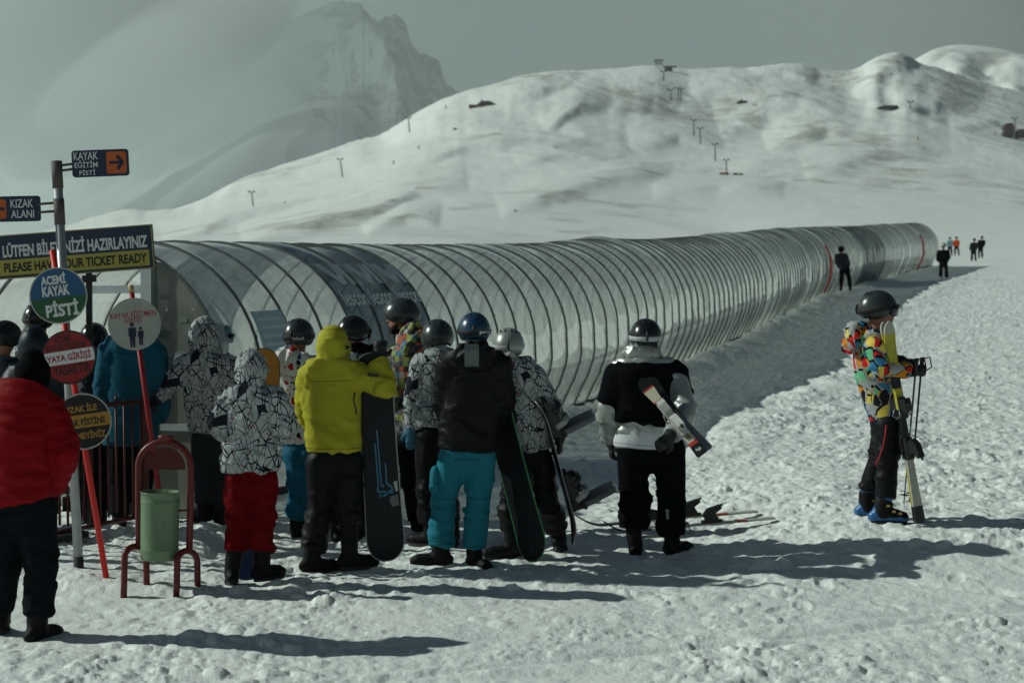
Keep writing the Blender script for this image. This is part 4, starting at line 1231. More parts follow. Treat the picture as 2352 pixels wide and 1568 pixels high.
    # --- trousers
    if legs:
        mb = MB(); hl, hr = J('hl'), J('hr')
        top = hip + Vector((0, 0, .10 * S))
        wid = max((hr - hl).length / 2 + leg_r[0] * S * .62, .12)
        wr = skirt if skirt else wid
        jr, jf = R3[-1][1], R3[-1][2]; wid = min(wid, jr * .90)
        limb(mb, [top, hip, hip - Vector((0, 0, .06))], [jr * .82, wid, wid * .92], 16, [jf * .86, jf * .95, jf], xax, (False, True))
        bones = [(top, hip - Vector((0, 0, .1)), wid * .8)]; joints = [(hip - Vector((0, 0, .08)), .10)]
        for s_ in 'lr':
            a, k, w = J('h' + s_), J('k' + s_), J('a' + s_)
            cf = J('c' + s_) if ('c' + s_) in j else w.lerp(k, .22)
            limb(mb, [a, a.lerp(k, .5), k, k.lerp(cf, .5), cf], [leg_r[0] * S, leg_r[0] * S * .98, leg_r[1] * S, leg_r[1] * .98 * S, leg_r[2] * S], 16, 1, xax, (True, False))
            bones += [(a, k, leg_r[0] * S * .9), (k, cf, leg_r[1] * S * .9)]; joints += [(k, .14 * S), (cf, .11 * S)]
        skin("trousers", mb, C[trousers] if isinstance(trousers, str) else trousers, root, voxel, 2, bones, fold, 1.0, seed * 29 + 5, 0, joints)
        # --- boots
        for s_ in 'lr':
            if not boots or ('t' + s_) not in j: continue
            a = J('a' + s_); t = J('t' + s_); k = J('k' + s_)
            dirv = (t - a); dirh = Vector((dirv.x, dirv.y, 0)); L = max(dirh.length, .12)
            dn = (dirv - up * dirv.dot(up)).normalized() if dirh.length > .03 else fwd
            if ('z' + s_) in j: gzv = j['z' + s_]
            sole_n = up; pitch = j.get('p' + s_, 0)
            sd_ = Vector((dn.y, -dn.x, 0))
            Rp = Matrix.Rotation(math.radians(pitch), 3, sd_)
            heel = a + Vector((0, 0, -.055 * S))
            mb = MB(); fz = lambda f, z, w=0: a + Rp @ (dn * f * S + up * z * S + sd_ * w * S)
            bs = boots if isinstance(boots, str) else 'boot'
            limb(mb, [fz(-.055, -.045), fz(.06, -.045), fz(.15, -.052), fz(.19, -.058)], [.047 * S, .052 * S, .053 * S, .042 * S], 12, .95, sd_)
            cfp = J('c' + s_) if ('c' + s_) in j else a.lerp(k, .22)
            limb(mb, [fz(0, .0), a.lerp(cfp, .5), cfp + (k - cfp).normalized() * .05], [.060 * S, .064 * S, .064 * S], 12, 1.05, sd_, (True, False))
            b_ = skin("boot", mb, C[bs], root, .012, 2, [(fz(-.05, -.04), fz(.19, -.05), .05), (a, k, .06)], .003, 1, seed + 3)
            ms = MB(); pts = []
            for i in range(20):
                aa = 2 * math.pi * i / 20; pts.append((.052 * math.sin(aa) * (1 + .12 * math.cos(aa)) * S, (.068 + .145 * math.cos(aa)) * S))
            Rs = Matrix((sd_, up, dn)).transposed() if False else None
            vs = []
            for z in (-.108, -.082):
                for (x, f) in pts: vs.append(fz(f / S, z, x / S))
            n = len(pts); fs = [tuple(range(n)), tuple(range(2 * n - 1, n - 1, -1))] + [(i, i + n, (i + 1) % n + n, (i + 1) % n) for i in range(n)]
            ms.add(vs, fs); child("sole", ms, [C['sole']], b_)
            if bs == 'bboot':
                mb2 = MB(); limb(mb2, [fz(.01, -.01), a.lerp(cfp, .6), cfp], [.066 * S, .069 * S, .068 * S], 12, 1.05, sd_, (True, False))
                limb(mb2, [fz(.02, -.02), fz(.12, -.035), fz(.18, -.048)], [.055 * S, .055 * S, .044 * S], 12, .95, sd_)
                skin("boot_shell", mb2, C['boot'], b_, .012, 1, None, 0, origin=base)
                for f_, z_ in ((.15, -.015), (.10, .0), (.055, .045)):
                    for sg in (-1, 1):
                        mb2 = MB(); mb2.box(fz(f_, z_, sg * .055), (.03, .014, .018)); child("buckle", mb2, [C['gold']], b_)
    # --- gloves
    for (s_, dvec, pn, curl, side) in hands:
        mb = MB(); w = J('w' + s_); e = J('e' + s_); dv = Vector(dvec) if dvec else (w - e)
        hand(mb, w, dv, pn, 1.12 * S, curl, side)
        limb(mb, [w - (w - e).normalized() * .05, w + (w - e).normalized() * .02], [.052 * S, .046 * S], 10)
        skin("glove", mb, C[hand_mat], root, .0085, 1, [(w, w + dv.normalized() * .15, .04)], .002, 1, seed)
    if helm:
        hk = dict(helm); pos = hk.pop('at', None); c = at(pos[0], pos[1], D + (pos[2] if len(pos) > 2 else 0)) if pos else hd + up * .03
        hk.setdefault('fwd', tuple(fwd)); hk.setdefault('size', S)
        helmet(root, c, **hk)
    return root
# ------------------------------------------------------------------ the queue
Q = "people queueing at the lift tunnel"
P = {}
# man in red, far left, bending forward
P['red'] = person(9.9, dict(hd=(74, 868, .16), nk=(60, 912, .06), pv=(50, 1150), sl=(-32, 948, .04), sr=(118, 946, .04), el=(-70, 1045, .02), wl=(-40, 1130, .2), er=(150, 1040, .0), wr=(124, 1128, .16),
    hl=(14, 1160, .02), hr=(86, 1165, 0), kl=(8, 1300, .05), kr=(92, 1305, .0), al=(2, 1418, .18), ar=(86, 1440, .0), tl=(10, 1440, .40), tr=(112, 1470, .10), cl=(2, 1400, .14), cr=(86, 1415, 0), pl=-25),
    "person in a red quilted jacket, black beanie and black jeans", [(62, 893, 40, .07), (50, 925, 80, .02), (42, 1000, 82, -.02), (40, 1070, 82), (44, 1120, 79), (52, 1156, 74)],
    'red', 'jeans', Q, fwd=(.12, 1, 0), arm_r=(.092, .088, .072), leg_r=(.118, .100, .088), quilt=.085, seed=2, S=1.02, fold=.006, bootshaft=.08, depth=.72)
mb = MB(); hc = at(74, 862, 9.9 + .16); limb(mb, [hc + Vector((0, -.0, -.07)), hc + Vector((.0, .01, .02)), hc + Vector((0, .02, .10))], [.103, .112, .075], 16, 1.1, (1, 0, 0))
skin("beanie", mb, C['black'], P['red'], .012, 2, [(hc - Vector((0, 0, .1)), hc + Vector((0, 0, .12)), .1)], .004, 1, 5)
mb = MB(); c0 = at(60, 905, 9.9 + .04); limb(mb, [c0 + Vector((.01, 0, -.03)), c0 + Vector((.02, .03, .05))], [.135, .118], 16, .8, (1, 0, 0), (False, False)); skin("collar", mb, C['red'], P['red'], .014, 2, [(c0, c0 + Vector((0, 0, .06)), .12)], .004, 1, 6)

# crowd behind the fence on the left
P['edge'] = person(13.1, dict(hd=(12, 780), nk=(5, 820), pv=(-2, 1020), sl=(-42, 850), sr=(38, 850), el=(-52, 920), wl=(-40, 980, .1), er=(46, 920), wr=(34, 985, .1), hl=(-22, 1030), hr=(18, 1030), kl=(-22, 1130), kr=(18, 1130), al=(-22, 1225), ar=(18, 1225), tl=(-20, 1240, .3), tr=(22, 1240, .3)),
    "person in a black helmet and navy jacket cut by the left picture edge", [(6, 815, 26), (2, 845, 52), (0, 930, 50), (-2, 1020, 50)], 'navy', 'trousers', Q, fwd=(.5, 1, 0), helm=dict(mat='black', goggles=True, strap='strap'), seed=3)
P['camo'] = person(13.5, dict(hd=(88, 738), nk=(92, 782), pv=(95, 990), sl=(52, 815), sr=(134, 815), el=(44, 890), wl=(52, 950, .15), er=(142, 890), wr=(134, 950, .15), hl=(76, 1000), hr=(114, 1000), kl=(76, 1100), kr=(114, 1100), al=(76, 1205), ar=(114, 1205), tl=(76, 1215, .3), tr=(118, 1215, .3)),
    "person in a glossy black helmet and blotched black and white jacket behind the round signs", [(92, 775, 30), (92, 808, 54), (94, 900, 50), (95, 1005, 50)], 'camo', 'trousers', Q, fwd=(.2, 1, 0), helm=dict(mat='black', strap='strap'), seed=4)
P['navy'] = person(12.75, dict(hd=(76, 798), nk=(74, 842), pv=(78, 1040), sl=(28, 872), sr=(122, 868), el=(14, 940), wl=(26, 990, .2), er=(136, 945), wr=(126, 1000, .2), hl=(58, 1050), hr=(98, 1050), kl=(58, 1140), kr=(98, 1140), al=(58, 1235), ar=(98, 1235), tl=(58, 1250, .3), tr=(102, 1250, .3)),
    "person in a dark navy hooded jacket behind the man in red", [(75, 838, 34), (74, 868, 62), (76, 950, 58), (78, 1045, 58)], 'navy', 'trousers', Q, hood=(78, 792, 36, 46, .03), seed=5)
P['behind'] = person(14.0, dict(hd=(216, 782), nk=(214, 824), pv=(214, 1005), sl=(178, 848), sr=(252, 848), el=(172, 910), wl=(182, 960, .15), er=(258, 910), wr=(250, 960, .15), hl=(198, 1015), hr=(230, 1015), kl=(198, 1100), kr=(230, 1100), al=(198, 1190), ar=(230, 1190), tl=(198, 1200, .3), tr=(232, 1200, .3)),
    "person in a black helmet with a red collar standing behind the no entry sign", [(214, 818, 26), (214, 842, 48), (214, 920, 45), (214, 1010, 45)], 'camo', 'trousers', Q, hooddown=(214, 822, 34, 14, 'redt', -.05), helm=dict(mat='black'), seed=6)
P['teal'] = person(13.75, dict(hd=(306, 738), nk=(304, 778), pv=(300, 1010), sl=(250, 810), sr=(360, 812), el=(236, 905), wl=(250, 970, .12), er=(374, 900, .04), wr=(366, 968, .16), hl=(276, 1020), hr=(326, 1020), kl=(276, 1120), kr=(328, 1120), al=(274, 1205), ar=(330, 1205), tl=(272, 1215, .3), tr=(334, 1215, .3)),
    "person in a petrol blue jacket, head hidden by the white round sign", [(304, 770, 34), (304, 802, 66), (302, 900, 62), (300, 990, 66), (300, 1024, 66)], 'teal', 'trousers', Q, helm=dict(mat='grey', strap='strap'), seed=7, arm_r=(.095, .09, .07))
P['tealcap'] = person(14.35, dict(hd=(500, 778), nk=(500, 818), pv=(500, 985), sl=(464, 842), sr=(536, 842), el=(458, 905), wl=(468, 950, .15), er=(542, 905), wr=(532, 950, .15), hl=(484, 995), hr=(516, 995), kl=(484, 1085), kr=(516, 1085), al=(484, 1165), ar=(516, 1165), tl=(484, 1175, .3), tr=(516, 1175, .3)),
    "person in a pale teal helmet peeping out behind the hooded shard jacket", [(500, 812, 24), (500, 838, 44), (500, 910, 42), (500, 990, 42)], 'dgrey', 'trousers', Q, helm=dict(mat='teal', strap='strap', goggles=True, fwd=(1, .5, 0)), seed=8, S=.95)
# hooded adult, arm out to the railing
P['hooded'] = person(13.75, dict(hd=(467, 774), nk=(468, 818), pv=(486, 1000), sl=(412, 846), sr=(526, 840), el=(384, 895, -.02), wl=(360, 918, -.06), er=(546, 905, .06), wr=(538, 965, .2), hl=(466, 1010), hr=(512, 1008), kl=(468, 1105), kr=(508, 1105), al=(470, 1172), ar=(506, 1178), tl=(452, 1190, .12), tr=(518, 1190, .15)),
    "person in a hooded white shard jacket, one arm out to the railing", [(468, 812, 34), (468, 838, 60), (471, 900, 53), (478, 960, 50), (481, 992, 50)], 'shard', 'dgrey', Q, hood=(468, 772, 36, 48, .02), seed=9, hands=(('l', None, (0, 0, -1), .7, 1),), arm_r=(.09, .08, .066))
# child with red trousers
P['child'] = person(11.3, dict(hd=(578, 848), nk=(578, 892), pv=(577, 1085), sl=(520, 926), sr=(636, 924), el=(498, 972, -.02), wl=(522, 1004, .2), er=(656, 982, -.02), wr=(634, 1008, .2), hl=(546, 1100), hr=(608, 1100), kl=(548, 1190, .04), kr=(602, 1190, .02), al=(533, 1310), ar=(602, 1300, .03), tl=(530, 1335, .18), tr=(632, 1325, .12), cl=(538, 1270), cr=(602, 1266, .02)),
    "child in a hooded white jacket with black shards and dark red trousers", [(578, 888, 38), (577, 918, 66), (575, 980, 66), (576, 1040, 66), (577, 1084, 68)], 'shard', 'redt', Q, hood=(578, 846, 39, 47, .02), seed=10, S=.94, arm_r=(.098, .092, .072), leg_r=(.108, .098, .095), fold=.010)
# splashed jacket
P['splash'] = person(13.4, dict(hd=(686, 776), nk=(684, 820), pv=(684, 1030), sl=(644, 852), sr=(734, 852), el=(636, 910), wl=(650, 965, .15), er=(742, 910), wr=(732, 965, .15), hl=(682, 1040), hr=(712, 1040), kl=(684, 1120), kr=(716, 1120), al=(682, 1218), ar=(720, 1218), tl=(680, 1240, .2), tr=(722, 1240, .2), cl=(682, 1194), cr=(720, 1194)),
    "person in a white jacket splashed with coloured paint spots and blue trousers", [(684, 815, 40), (684, 848, 56), (686, 920, 52), (688, 990, 46), (688, 1022, 46)], 'splat', 'blue', Q, hooddown=(668, 826, 44, 24, 'splat', -.10), helm=dict(mat='grey', strap='strap', word='Rebell', word_az=-.38, fwd=(.28, 1, 0), size=1.05), seed=11)
P['pale'] = person(13.15, dict(hd=(812, 768), nk=(812, 808), pv=(804, 1010), sl=(774, 842), sr=(856, 842), el=(768, 910), wl=(780, 960, .15), er=(862, 910), wr=(852, 960, .15), hl=(786, 1020), hr=(824, 1020), kl=(784, 1110), kr=(824, 1110), al=(776, 1222), ar=(822, 1222), tl=(776, 1240, .2), tr=(830, 1240, .2)),
    "person in a black helmet and dark neck warmer half hidden behind the yellow jacket", [(812, 803, 38), (812, 836, 56), (808, 930, 50), (804, 1015, 50)], 'shard', 'trousers', Q, hooddown=(818, 808, 42, 24, 'black', -.03), helm=dict(mat='black', strap='strap', goggles=True, fwd=(.75, .7, 0)), seed=12)
# yellow jacket
P['yellow'] = person(11.8, dict(hd=(764, 794), nk=(764, 834), pv=(770, 1042), sl=(712, 866, .02), sr=(822, 862), el=(702, 940, .14), wl=(728, 985, .26), er=(882, 890, -.10), wr=(868, 826, -.02), hl=(738, 1060), hr=(800, 1060), kl=(736, 1160, .03), kr=(800, 1160), al=(716, 1284), ar=(803, 1274), tl=(768, 1310, .06), tr=(852, 1300, .06), cl=(718, 1262), cr=(802, 1205)),
    "person in a bright yellow hooded jacket, arm over an upright snowboard", [(764, 826, 36), (762, 858, 66), (762, 920, 70), (765, 985, 66), (768, 1038, 66)], 'yellow', 'shiny', Q, hood=(764, 789, 39, 45, .02), seed=13, arm_r=(.098, .092, .080), leg_r=(.115, .102, .094), hands=(('r', (.15, .1, .9), (0, 1, .2), .75, -1),), fold=.008)
# bearded man in checks
P['beard'] = person(13.65, dict(hd=(922, 732), nk=(930, 782), pv=(948, 1000), sl=(914, 822, .05), sr=(990, 822), el=(918, 905, -.02), wl=(924, 965, .1), er=(1000, 905), wr=(990, 965, .1), hl=(938, 1010), hr=(972, 1010), kl=(946, 1110), kr=(974, 1110), al=(962, 1222), ar=(984, 1216), tl=(962, 1245, .3), tr=(988, 1240, .3)),
    "bearded person in a graphite helmet and many coloured check jacket, face turned left", [(936, 785, 32), (944, 818, 52), (944, 900, 46), (946, 1004, 44)], 'check', 'trousers', Q, hooddown=(946, 776, 36, 42, 'check', -.12, 12), fwd=(.35, 1, 0), helm=dict(mat='grey', fwd=(-1, .12, 0), size=1.12, at=(923, 722), low=-.50), seed=14, arm_r=(.095, .09, .075))
P['dark_glossy'] = person(12.9, dict(hd=(1005, 780), nk=(1006, 818), pv=(1000, 985), sl=(964, 842), sr=(1046, 840), el=(946, 915, -.02), wl=(946, 985, .0), er=(1052, 910), wr=(1044, 960, .15), hl=(982, 1000), hr=(1022, 1000), kl=(980, 1110), kr=(1022, 1110), al=(992, 1224), ar=(1040, 1224), tl=(962, 1248, .05), tr=(1044, 1245, .25)),
    "person in a glossy dark helmet and white shard jacket, blue cuffed glove hanging", [(1006, 810, 36), (1004, 838, 58), (998, 905, 56), (994, 982, 54)], 'shard', 'shiny', Q, hooddown=(1008, 812, 36, 20, 'shard', -.08), helm=dict(mat='grey', size=1.08, at=(1005, 772), low=-.5), seed=15, hands=(('l', (0, 0, -1), (0, 1, 0), .5, -1),), hand_mat='gloveblue')
# turquoise trousers
P['turq'] = person(12.0, dict(hd=(1089, 758), nk=(1089, 806), pv=(1074, 1035), sl=(1030, 842), sr=(1146, 842), el=(1020, 930, .06), wl=(1036, 990, .22), er=(1158, 915, .03), wr=(1136, 985, .24), hl=(1040, 1050), hr=(1106, 1050), kl=(1020, 1150, .02), kr=(1098, 1152), al=(1012, 1270), ar=(1090, 1276), tl=(972, 1298, .0), tr=(1112, 1300, -.12), cl=(1012, 1254), cr=(1089, 1262)),
    "person in a black hooded jacket and turquoise trousers with a dark blue helmet", [(1089, 802, 42), (1088, 834, 70), (1084, 910, 70), (1078, 980, 69), (1075, 1036, 71)], 'shiny', 'turq', Q, hooddown=(1090, 814, 50, 30, 'shiny', -.10), helm=dict(mat='blue', strap='strap', word='pro', word_az=-.75, size=1.0, at=(1089, 756)), seed=16, leg_r=(.115, .103, .098), arm_r=(.10, .095, .08), bootshaft=.1, fold=.008)
# walker with two boards
P['walker'] = person(12.3, dict(hd=(1168, 796), nk=(1172, 830), pv=(1214, 1035), sl=(1146, 868), sr=(1228, 864), el=(1140, 940, .08), wl=(1168, 990, .2), er=(1270, 940, -.03), wr=(1284, 1000, .02), hl=(1192, 1050), hr=(1238, 1050), kl=(1176, 1150, .02), kr=(1258, 1150, .08), al=(1176, 1252), ar=(1284, 1236, .30), tl=(1140, 1275, -.02), tr=(1296, 1252, .55), cl=(1178, 1225, .01), cr=(1280, 1215, .28), pr=-22),
    "walking person in a silver helmet and white shard jacket with two snowboards", [(1172, 824, 36), (1180, 856, 58), (1192, 920, 60), (1208, 985, 54), (1218, 1040, 48)], 'shard', 'shiny', Q, hooddown=(1166, 832, 38, 20, 'shard', -.08), helm=dict(mat='silver', strap='wstrap', size=.98, at=(1168, 790), vents=4), seed=17, arm_r=(.095, .088, .078), leg_r=(.105, .098, .088), hands=(('r', (.05, .1, -1), (-1, 0, 0), .7, 1),), fold=.009)
# silver hood and black shirt
P['silver'] = person(12.45, dict(hd=(1483, 774), nk=(1480, 826), pv=(1488, 1012), sl=(1414, 868), sr=(1552, 860), el=(1394, 955, .02), wl=(1404, 1012, .12), er=(1576, 945, -.22), wr=(1540, 1000, -.56), hl=(1452, 1030), hr=(1538, 1030), kl=(1456, 1140, .02), kr=(1542, 1140), al=(1460, 1256), ar=(1545, 1244, .04), tl=(1458, 1280, .30), tr=(1576, 1262, .14), cl=(1454, 1216), cr=(1542, 1228, .03)),
    "person in a black shirt over a silver hooded jacket, skis clamped under the right arm", [(1480, 820, 40), (1480, 852, 74), (1481, 915, 72), (1480, 965, 68), (1479, 1004, 68)], 'silver', 'black', Q, hooddown=(1477, 814, 45, 32, 'silver', -.03), helm=dict(mat='black', strap='wstrap', at=(1483, 770), size=1.02), seed=18, arm_r=(.092, .088, .076), leg_r=(.128, .122, .120), hands=(('l', (.05, .0, -1), (1, 0, 0), .6, -1), ('r', (-.5, -.6, -.4), (0, 1, 0), .8, 1)), fold=.009, bootshaft=.16)
def overshirt():
    D = 12.45; par = P['silver']; mb = MB()
    J = lambda x, y, d=0: at(x, y, D + d)
    rg = [(1480, 832, 44), (1480, 856, 79), (1481, 915, 77), (1480, 950, 73), (1478, 972, 72)]
    pts = [J(a, b, -.005) for a, b, c in rg]; limb(mb, pts, [c / (F / D) for a, b, c in rg], 20, .68, (1, 0, 0), (False, False))
    limb(mb, [J(1416, 862), J(1550, 856)], .10, 12)
    bones = [(pts[0], pts[-1], .2)]
    for a, e, dd in (((1416, 866), (1399, 930), .02), ((1550, 862), (1564, 912), -.04)):
        A = J(*a); E = J(*e, dd); limb(mb, [A, A.lerp(E, .5), E], [.105, .108, .112], 14, 1, None, (True, False)); bones.append((A, E, .1))
    skin("shirt", mb, C['black'], par, .018, 3, bones, .008, 1, 77, 0, [(pts[-1], .25)])
    mb = MB(); rg = [(1479, 985, 66), (1477, 1012, 70), (1476, 1030, 70)]
    limb(mb, [J(a, b) for a, b, c in rg], [c / (F / D) * .97 for a, b, c in rg], 20, .63, (1, 0, 0), (False, False))
    skin("undershirt", mb, C['white'], par, .016, 2, [(J(1479, 985), J(1476, 1030), .2)], .004, 1, 78)
overshirt()
# skier on the right, seen from the side
P['skier'] = person(13.07, dict(hd=(2020, 722), nk=(2010, 768), pv=(2036, 968), sl=(2022, 800, .20), sr=(2006, 800, -.20), el=(2040, 846, .26), wl=(2066, 830, .12), er=(2020, 848, -.26), wr=(2088, 852, -.16), hl=(2036, 975, .09), hr=(2040, 975, -.09), kl=(2018, 1058, .10), kr=(2038, 1060, -.10), al=(1990, 1160, .14), ar=(2022, 1172, -.12), tl=(2030, 1180, .12), tr=(2072, 1188, -.14), cl=(1994, 1128, .14), cr=(2034, 1146, -.12)),
    "skier in a jacket of bright geometric shapes holding skis and poles", [(2010, 758, 28, 0, 1.5), (2006, 795, 46, 0, 1.25), (2014, 860, 50, 0, 1.0), (2030, 920, 48, 0, 1.0), (2042, 966, 44, 0, 1.05)], 'shape', 'shiny', "skiers out on the slope", fwd=(1, -.05, 0), lat=(1, 0, 0), face=True,
    hooddown=(1962, 776, 42, 32, 'shape', -.02, 40), helm=dict(mat='grey', strap='strap', goggles=True, at=(2015, 706), fwd=(1, -.12, 0), size=1.10, up=(-.05, 0, 1)), seed=19, arm_r=(.092, .082, .070), leg_r=(.105, .096, .092), hands=(('r', (1, .05, .05), (0, 1, 0), .9, 1), ('l', (1, -.1, 0), (0, 0, -1), .8, 1)), boots='bboot', bootshaft=.2)

def face_bits():
    # bearded man: eyes, beard, neck warmer; skier: chin strap and collar
    par = P['beard']; hd = at(922, 732, 13.65); f = Vector((-1, .12, 0)).normalized()
    # turn the head: a second, face-bearing head skin sits where the body's head ends
    up = Vector((0, 0, 1)); R = frame_to(up, f); q = lambda x, y, z: hd + R @ Vector((x, y, z))
    mb = MB()
    mb.ellipsoid(q(0, 0, -.005), (.078, .098, .115), R, 14, 10); mb.ellipsoid(q(0, .052, -.075), (.046, .046, .044), R, 10, 8)
    limb(mb, [q(0, .088, .015), q(0, .116, -.024)], [.012, .016], 8); limb(mb, [q(-.045, .082, .030), q(.045, .082, .030)], .016, 8)
    limb(mb, [q(-.020, .094, -.056), q(.020, .094, -.056)], .011, 8)
    skin("face", mb, C['skin'], par, .009, 2)
    mb = MB()
    mb.ellipsoid(q(0, .058, -.092), (.052, .048, .046), R, 12, 8)
    for s_ in (-1, 1): limb(mb, [q(s_ * .066, .01, -.03), q(s_ * .056, .05, -.078)], [.016, .026], 8)
    skin("beard", mb, C['beard'], par, .009, 1, [(q(0, 0, -.1), q(0, .1, -.1), .04)], .002, 2, 4)
    mb = MB()
    for s_ in (-1, 1): mb.ellipsoid(q(s_ * .030, .092, .010), (.011, .008, .008), R, 8, 6)
    child("eye", mb, [paint("dark_eye", (.02, .015, .012), .2)], par)
    mb = MB(); limb(mb, [q(0, -.03, -.17), q(0, -.01, -.08)], [.098, .082], 14, 1, None, (False, False)); skin("neck_warmer", mb, C['black'], par, .012, 2, [(q(0, -.03, -.2), q(0, 0, -.08), .09)], .006, 1, 9)
    par = P['skier']; n = at(2010, 766, 13.07)
    mb = MB(); limb(mb, [n + Vector((-.02, 0, -.05)), n + Vector((.0, 0, .04))], [.095, .078], 14, 1, None, (False, False)); skin("neck_warmer", mb, C['black'], par, .012, 2, [(n, n + Vector((0, 0, .1)), .09)], .006, 1, 9)
    par = P['turq']; n = at(1089, 782, 12.0)
    mb = MB(); limb(mb, [n + Vector((0, 0, -.04)), n + Vector((0, 0, .035))], [.095, .098], 16, 1.05, None, (False, False)); skin("fleece_collar", mb, C['fleece'], par, .012, 2, [(n, n + Vector((0, 0, .1)), .09)], .004, 1, 9)
    # grey tab on the back of the black hood
    mb = MB(); mb.smooth = True; vs = []; fs = []
    for i in range(7):
        for k in range(5):
            x = 1067 + 33 * k / 4; y = 790 + 52 * i / 6
            vs.append(at(x, y, 12.0 - .245 + .0025 * (i - 2) ** 2 + .0 + .006 * math.sin(i * 2 + k)))
    for i in range(6):
        for k in range(4): a = i * 5 + k; fs.append((a, a + 1, a + 6, a + 5))
    n0 = len(vs); vs2 = [v + Vector((0, .012, 0)) for v in vs]; mb.add(vs + vs2, fs + [tuple(n0 + i for i in reversed(f)) for f in fs])
    child("hood_tab", mb, [paint("grey_foil_tab", (.10, .12, .12), .3, .2, .3)], par)
    # black arm badge and zip on the yellow jacket
    par = P['yellow']
    mb = MB(); a, b = at(848, 872, 11.8 - .205), at(862, 875, 11.8 - .205)
    mb.rbox((at(857, 861, 11.8 - .178)), (.085, .010, .024), rot('Y', 8), .011); child("sleeve_badge", mb, [paint("black_badge", (.012, .012, .013), .5)], par)
    mb = MB(); mb.tube([at(815, 900, 11.8 - .165), at(812, 918, 11.8 - .17), at(817, 938, 11.8 - .165), at(819, 952, 11.8 - .16)], .0065, 6); child("zip", mb, [paint("black_badge", (.012, .012, .013), .5)], par)
    mb = MB()
    for k, (x, y) in enumerate(((797, 795), (797, 800), (801, 797))): mb.rbox(at(x, y, 11.8 - .09), (.022, .012, .014), rot('Z', 50), .005)
    child("hood_toggle", mb, [paint("black_badge", (.012, .012, .013), .5)], par)
    # small white letters on the silver man's trouser leg
    par = P['silver']; mb = MB(); put_text(mb, "2DOM", at(1533, 1180, 12.45 - .135), rot('Y', 88), w=.075, h=.022, bold=.0, y=0)
    child("trouser_lettering", mb, [H['letter']], par)
    # buckles on the skier's boots
face_bits()
def extras():
    par = P['turq']; tr = [c for c in par.children if c.name.startswith("trousers")][0]
    mb = MB(); a, b = at(1000, 1086, 12.0 - .02), at(999, 1118, 12.0 - .02); limb(mb, [a, b], [.062, .066], 12, .7, (0, 1, 0))
    skin("cargo_pocket", mb, C['turq'], tr, .012, 2, [(a, b, .05)], .004, 1, 3, origin=par.location)
    par = P['skier']; tr = [c for c in par.children if c.name.startswith("trousers")][0]
    mb = MB(); mb.tube([at(x, y, 13.07 - .215 + d) for x, y, d in ((2036, 975, .0), (2033, 1000, .0), (2029, 1022, .0), (2020, 1050, .01), (2010, 1068, .02))], .006, 6); child("cord", mb, [paint("red_cord", (.4, .01, .02), .6)], tr)
    # head turned: ponytail below the helmet of the person in the glossy dark helmet
extras()
# far skiers
FS = "people far up the slope"
def far(D, x, y, h, label, jacket, fwd=(0, 1, 0), wide=1.0, lean=0, stride=.0, trousers='trousers', helm=None, boots='boot', seed=30, arms=.25):
    u = h / 1.75; X = lambda a, b, d=0: (x + a * u, y - b * u, d)
    m = F / D; k = u / m
    return person(D, dict(hd=X(lean * 1.2, 1.63), nk=X(lean, 1.43), pv=X(0, .92), sl=X(-.19 * wide + lean, 1.36), sr=X(.19 * wide + lean, 1.36), el=X(-.25 * wide + lean * .6, 1.10, -.03), er=X(.24 * wide + lean * .6, 1.12, .05), wl=X(-.20 * wide, .88, .12), wr=X(.17 * wide, .92, .22),
        hl=X(-.09, .90), hr=X(.09, .90), kl=X(-.11 - stride * .2, .50), kr=X(.11 + stride * .5, .50), al=X(-.12 - stride * .2, .108), ar=X(.12 + stride, .108), tl=X(-.12, .0, .5), tr=X(.14 + stride, 0, .5)),
        label, [X(lean, 1.45)[:2] + (.10 * u,), X(lean * .9, 1.36)[:2] + (.21 * wide * u,), X(lean * .5, 1.1)[:2] + (.21 * wide * u,), X(0, .85)[:2] + (.21 * wide * u,)], jacket, trousers, FS, fwd=fwd, helm=helm, seed=seed, S=k, voxel=.03, fold=.008, boots=boots, bootshaft=.1)
P['far_navy'] = far(57, 1940, 668, 104, "person in a navy coat walking beside the tunnel's red hoop", 'navy', (-.5, 1, 0), .9, -.12, .10, seed=31)
mb = MB(); hc = at(1932, 572, 57); mb.ellipsoid(hc, (.115, .125, .115), None, 12, 8); skin("dark_hair", mb, C['black'], P['far_navy'], .025, 1)
P['far_black'] = far(74, 2167, 645, 86, "skier in a wide black jacket with pale boots near the tunnel's far end", 'black', (0, 1, 0), 1.12, 0, .05, boots='fleece', helm=dict(mat='silver'), seed=32)
P['far_orange'] = far(128, 2197, 588, 44, "person in a bright orange jacket far up the slope", 'orange', (.4, 1, 0), 1.05, 0, .1, helm=dict(mat='black'), seed=33)
P['far_pale'] = far(122, 2182, 588, 43, "person in a pale blue jacket beside the orange one", 'pale', (.3, 1, 0), 1.1, .0, .05, helm=dict(mat='black'), seed=34)
P['far_grey'] = far(106, 2236, 602, 54, "person in a charcoal jacket with ski poles, left of the far pair", 'dgrey', (0, 1, 0), 1.1, .05, .05, helm=dict(mat='black'), seed=35)
P['far_dark'] = far(109, 2252, 593, 50, "person in a black jacket leaning right, right of the far pair", 'black', (.6, 1, 0), 1.15, .10, .02, helm=dict(mat='black'), seed=36)
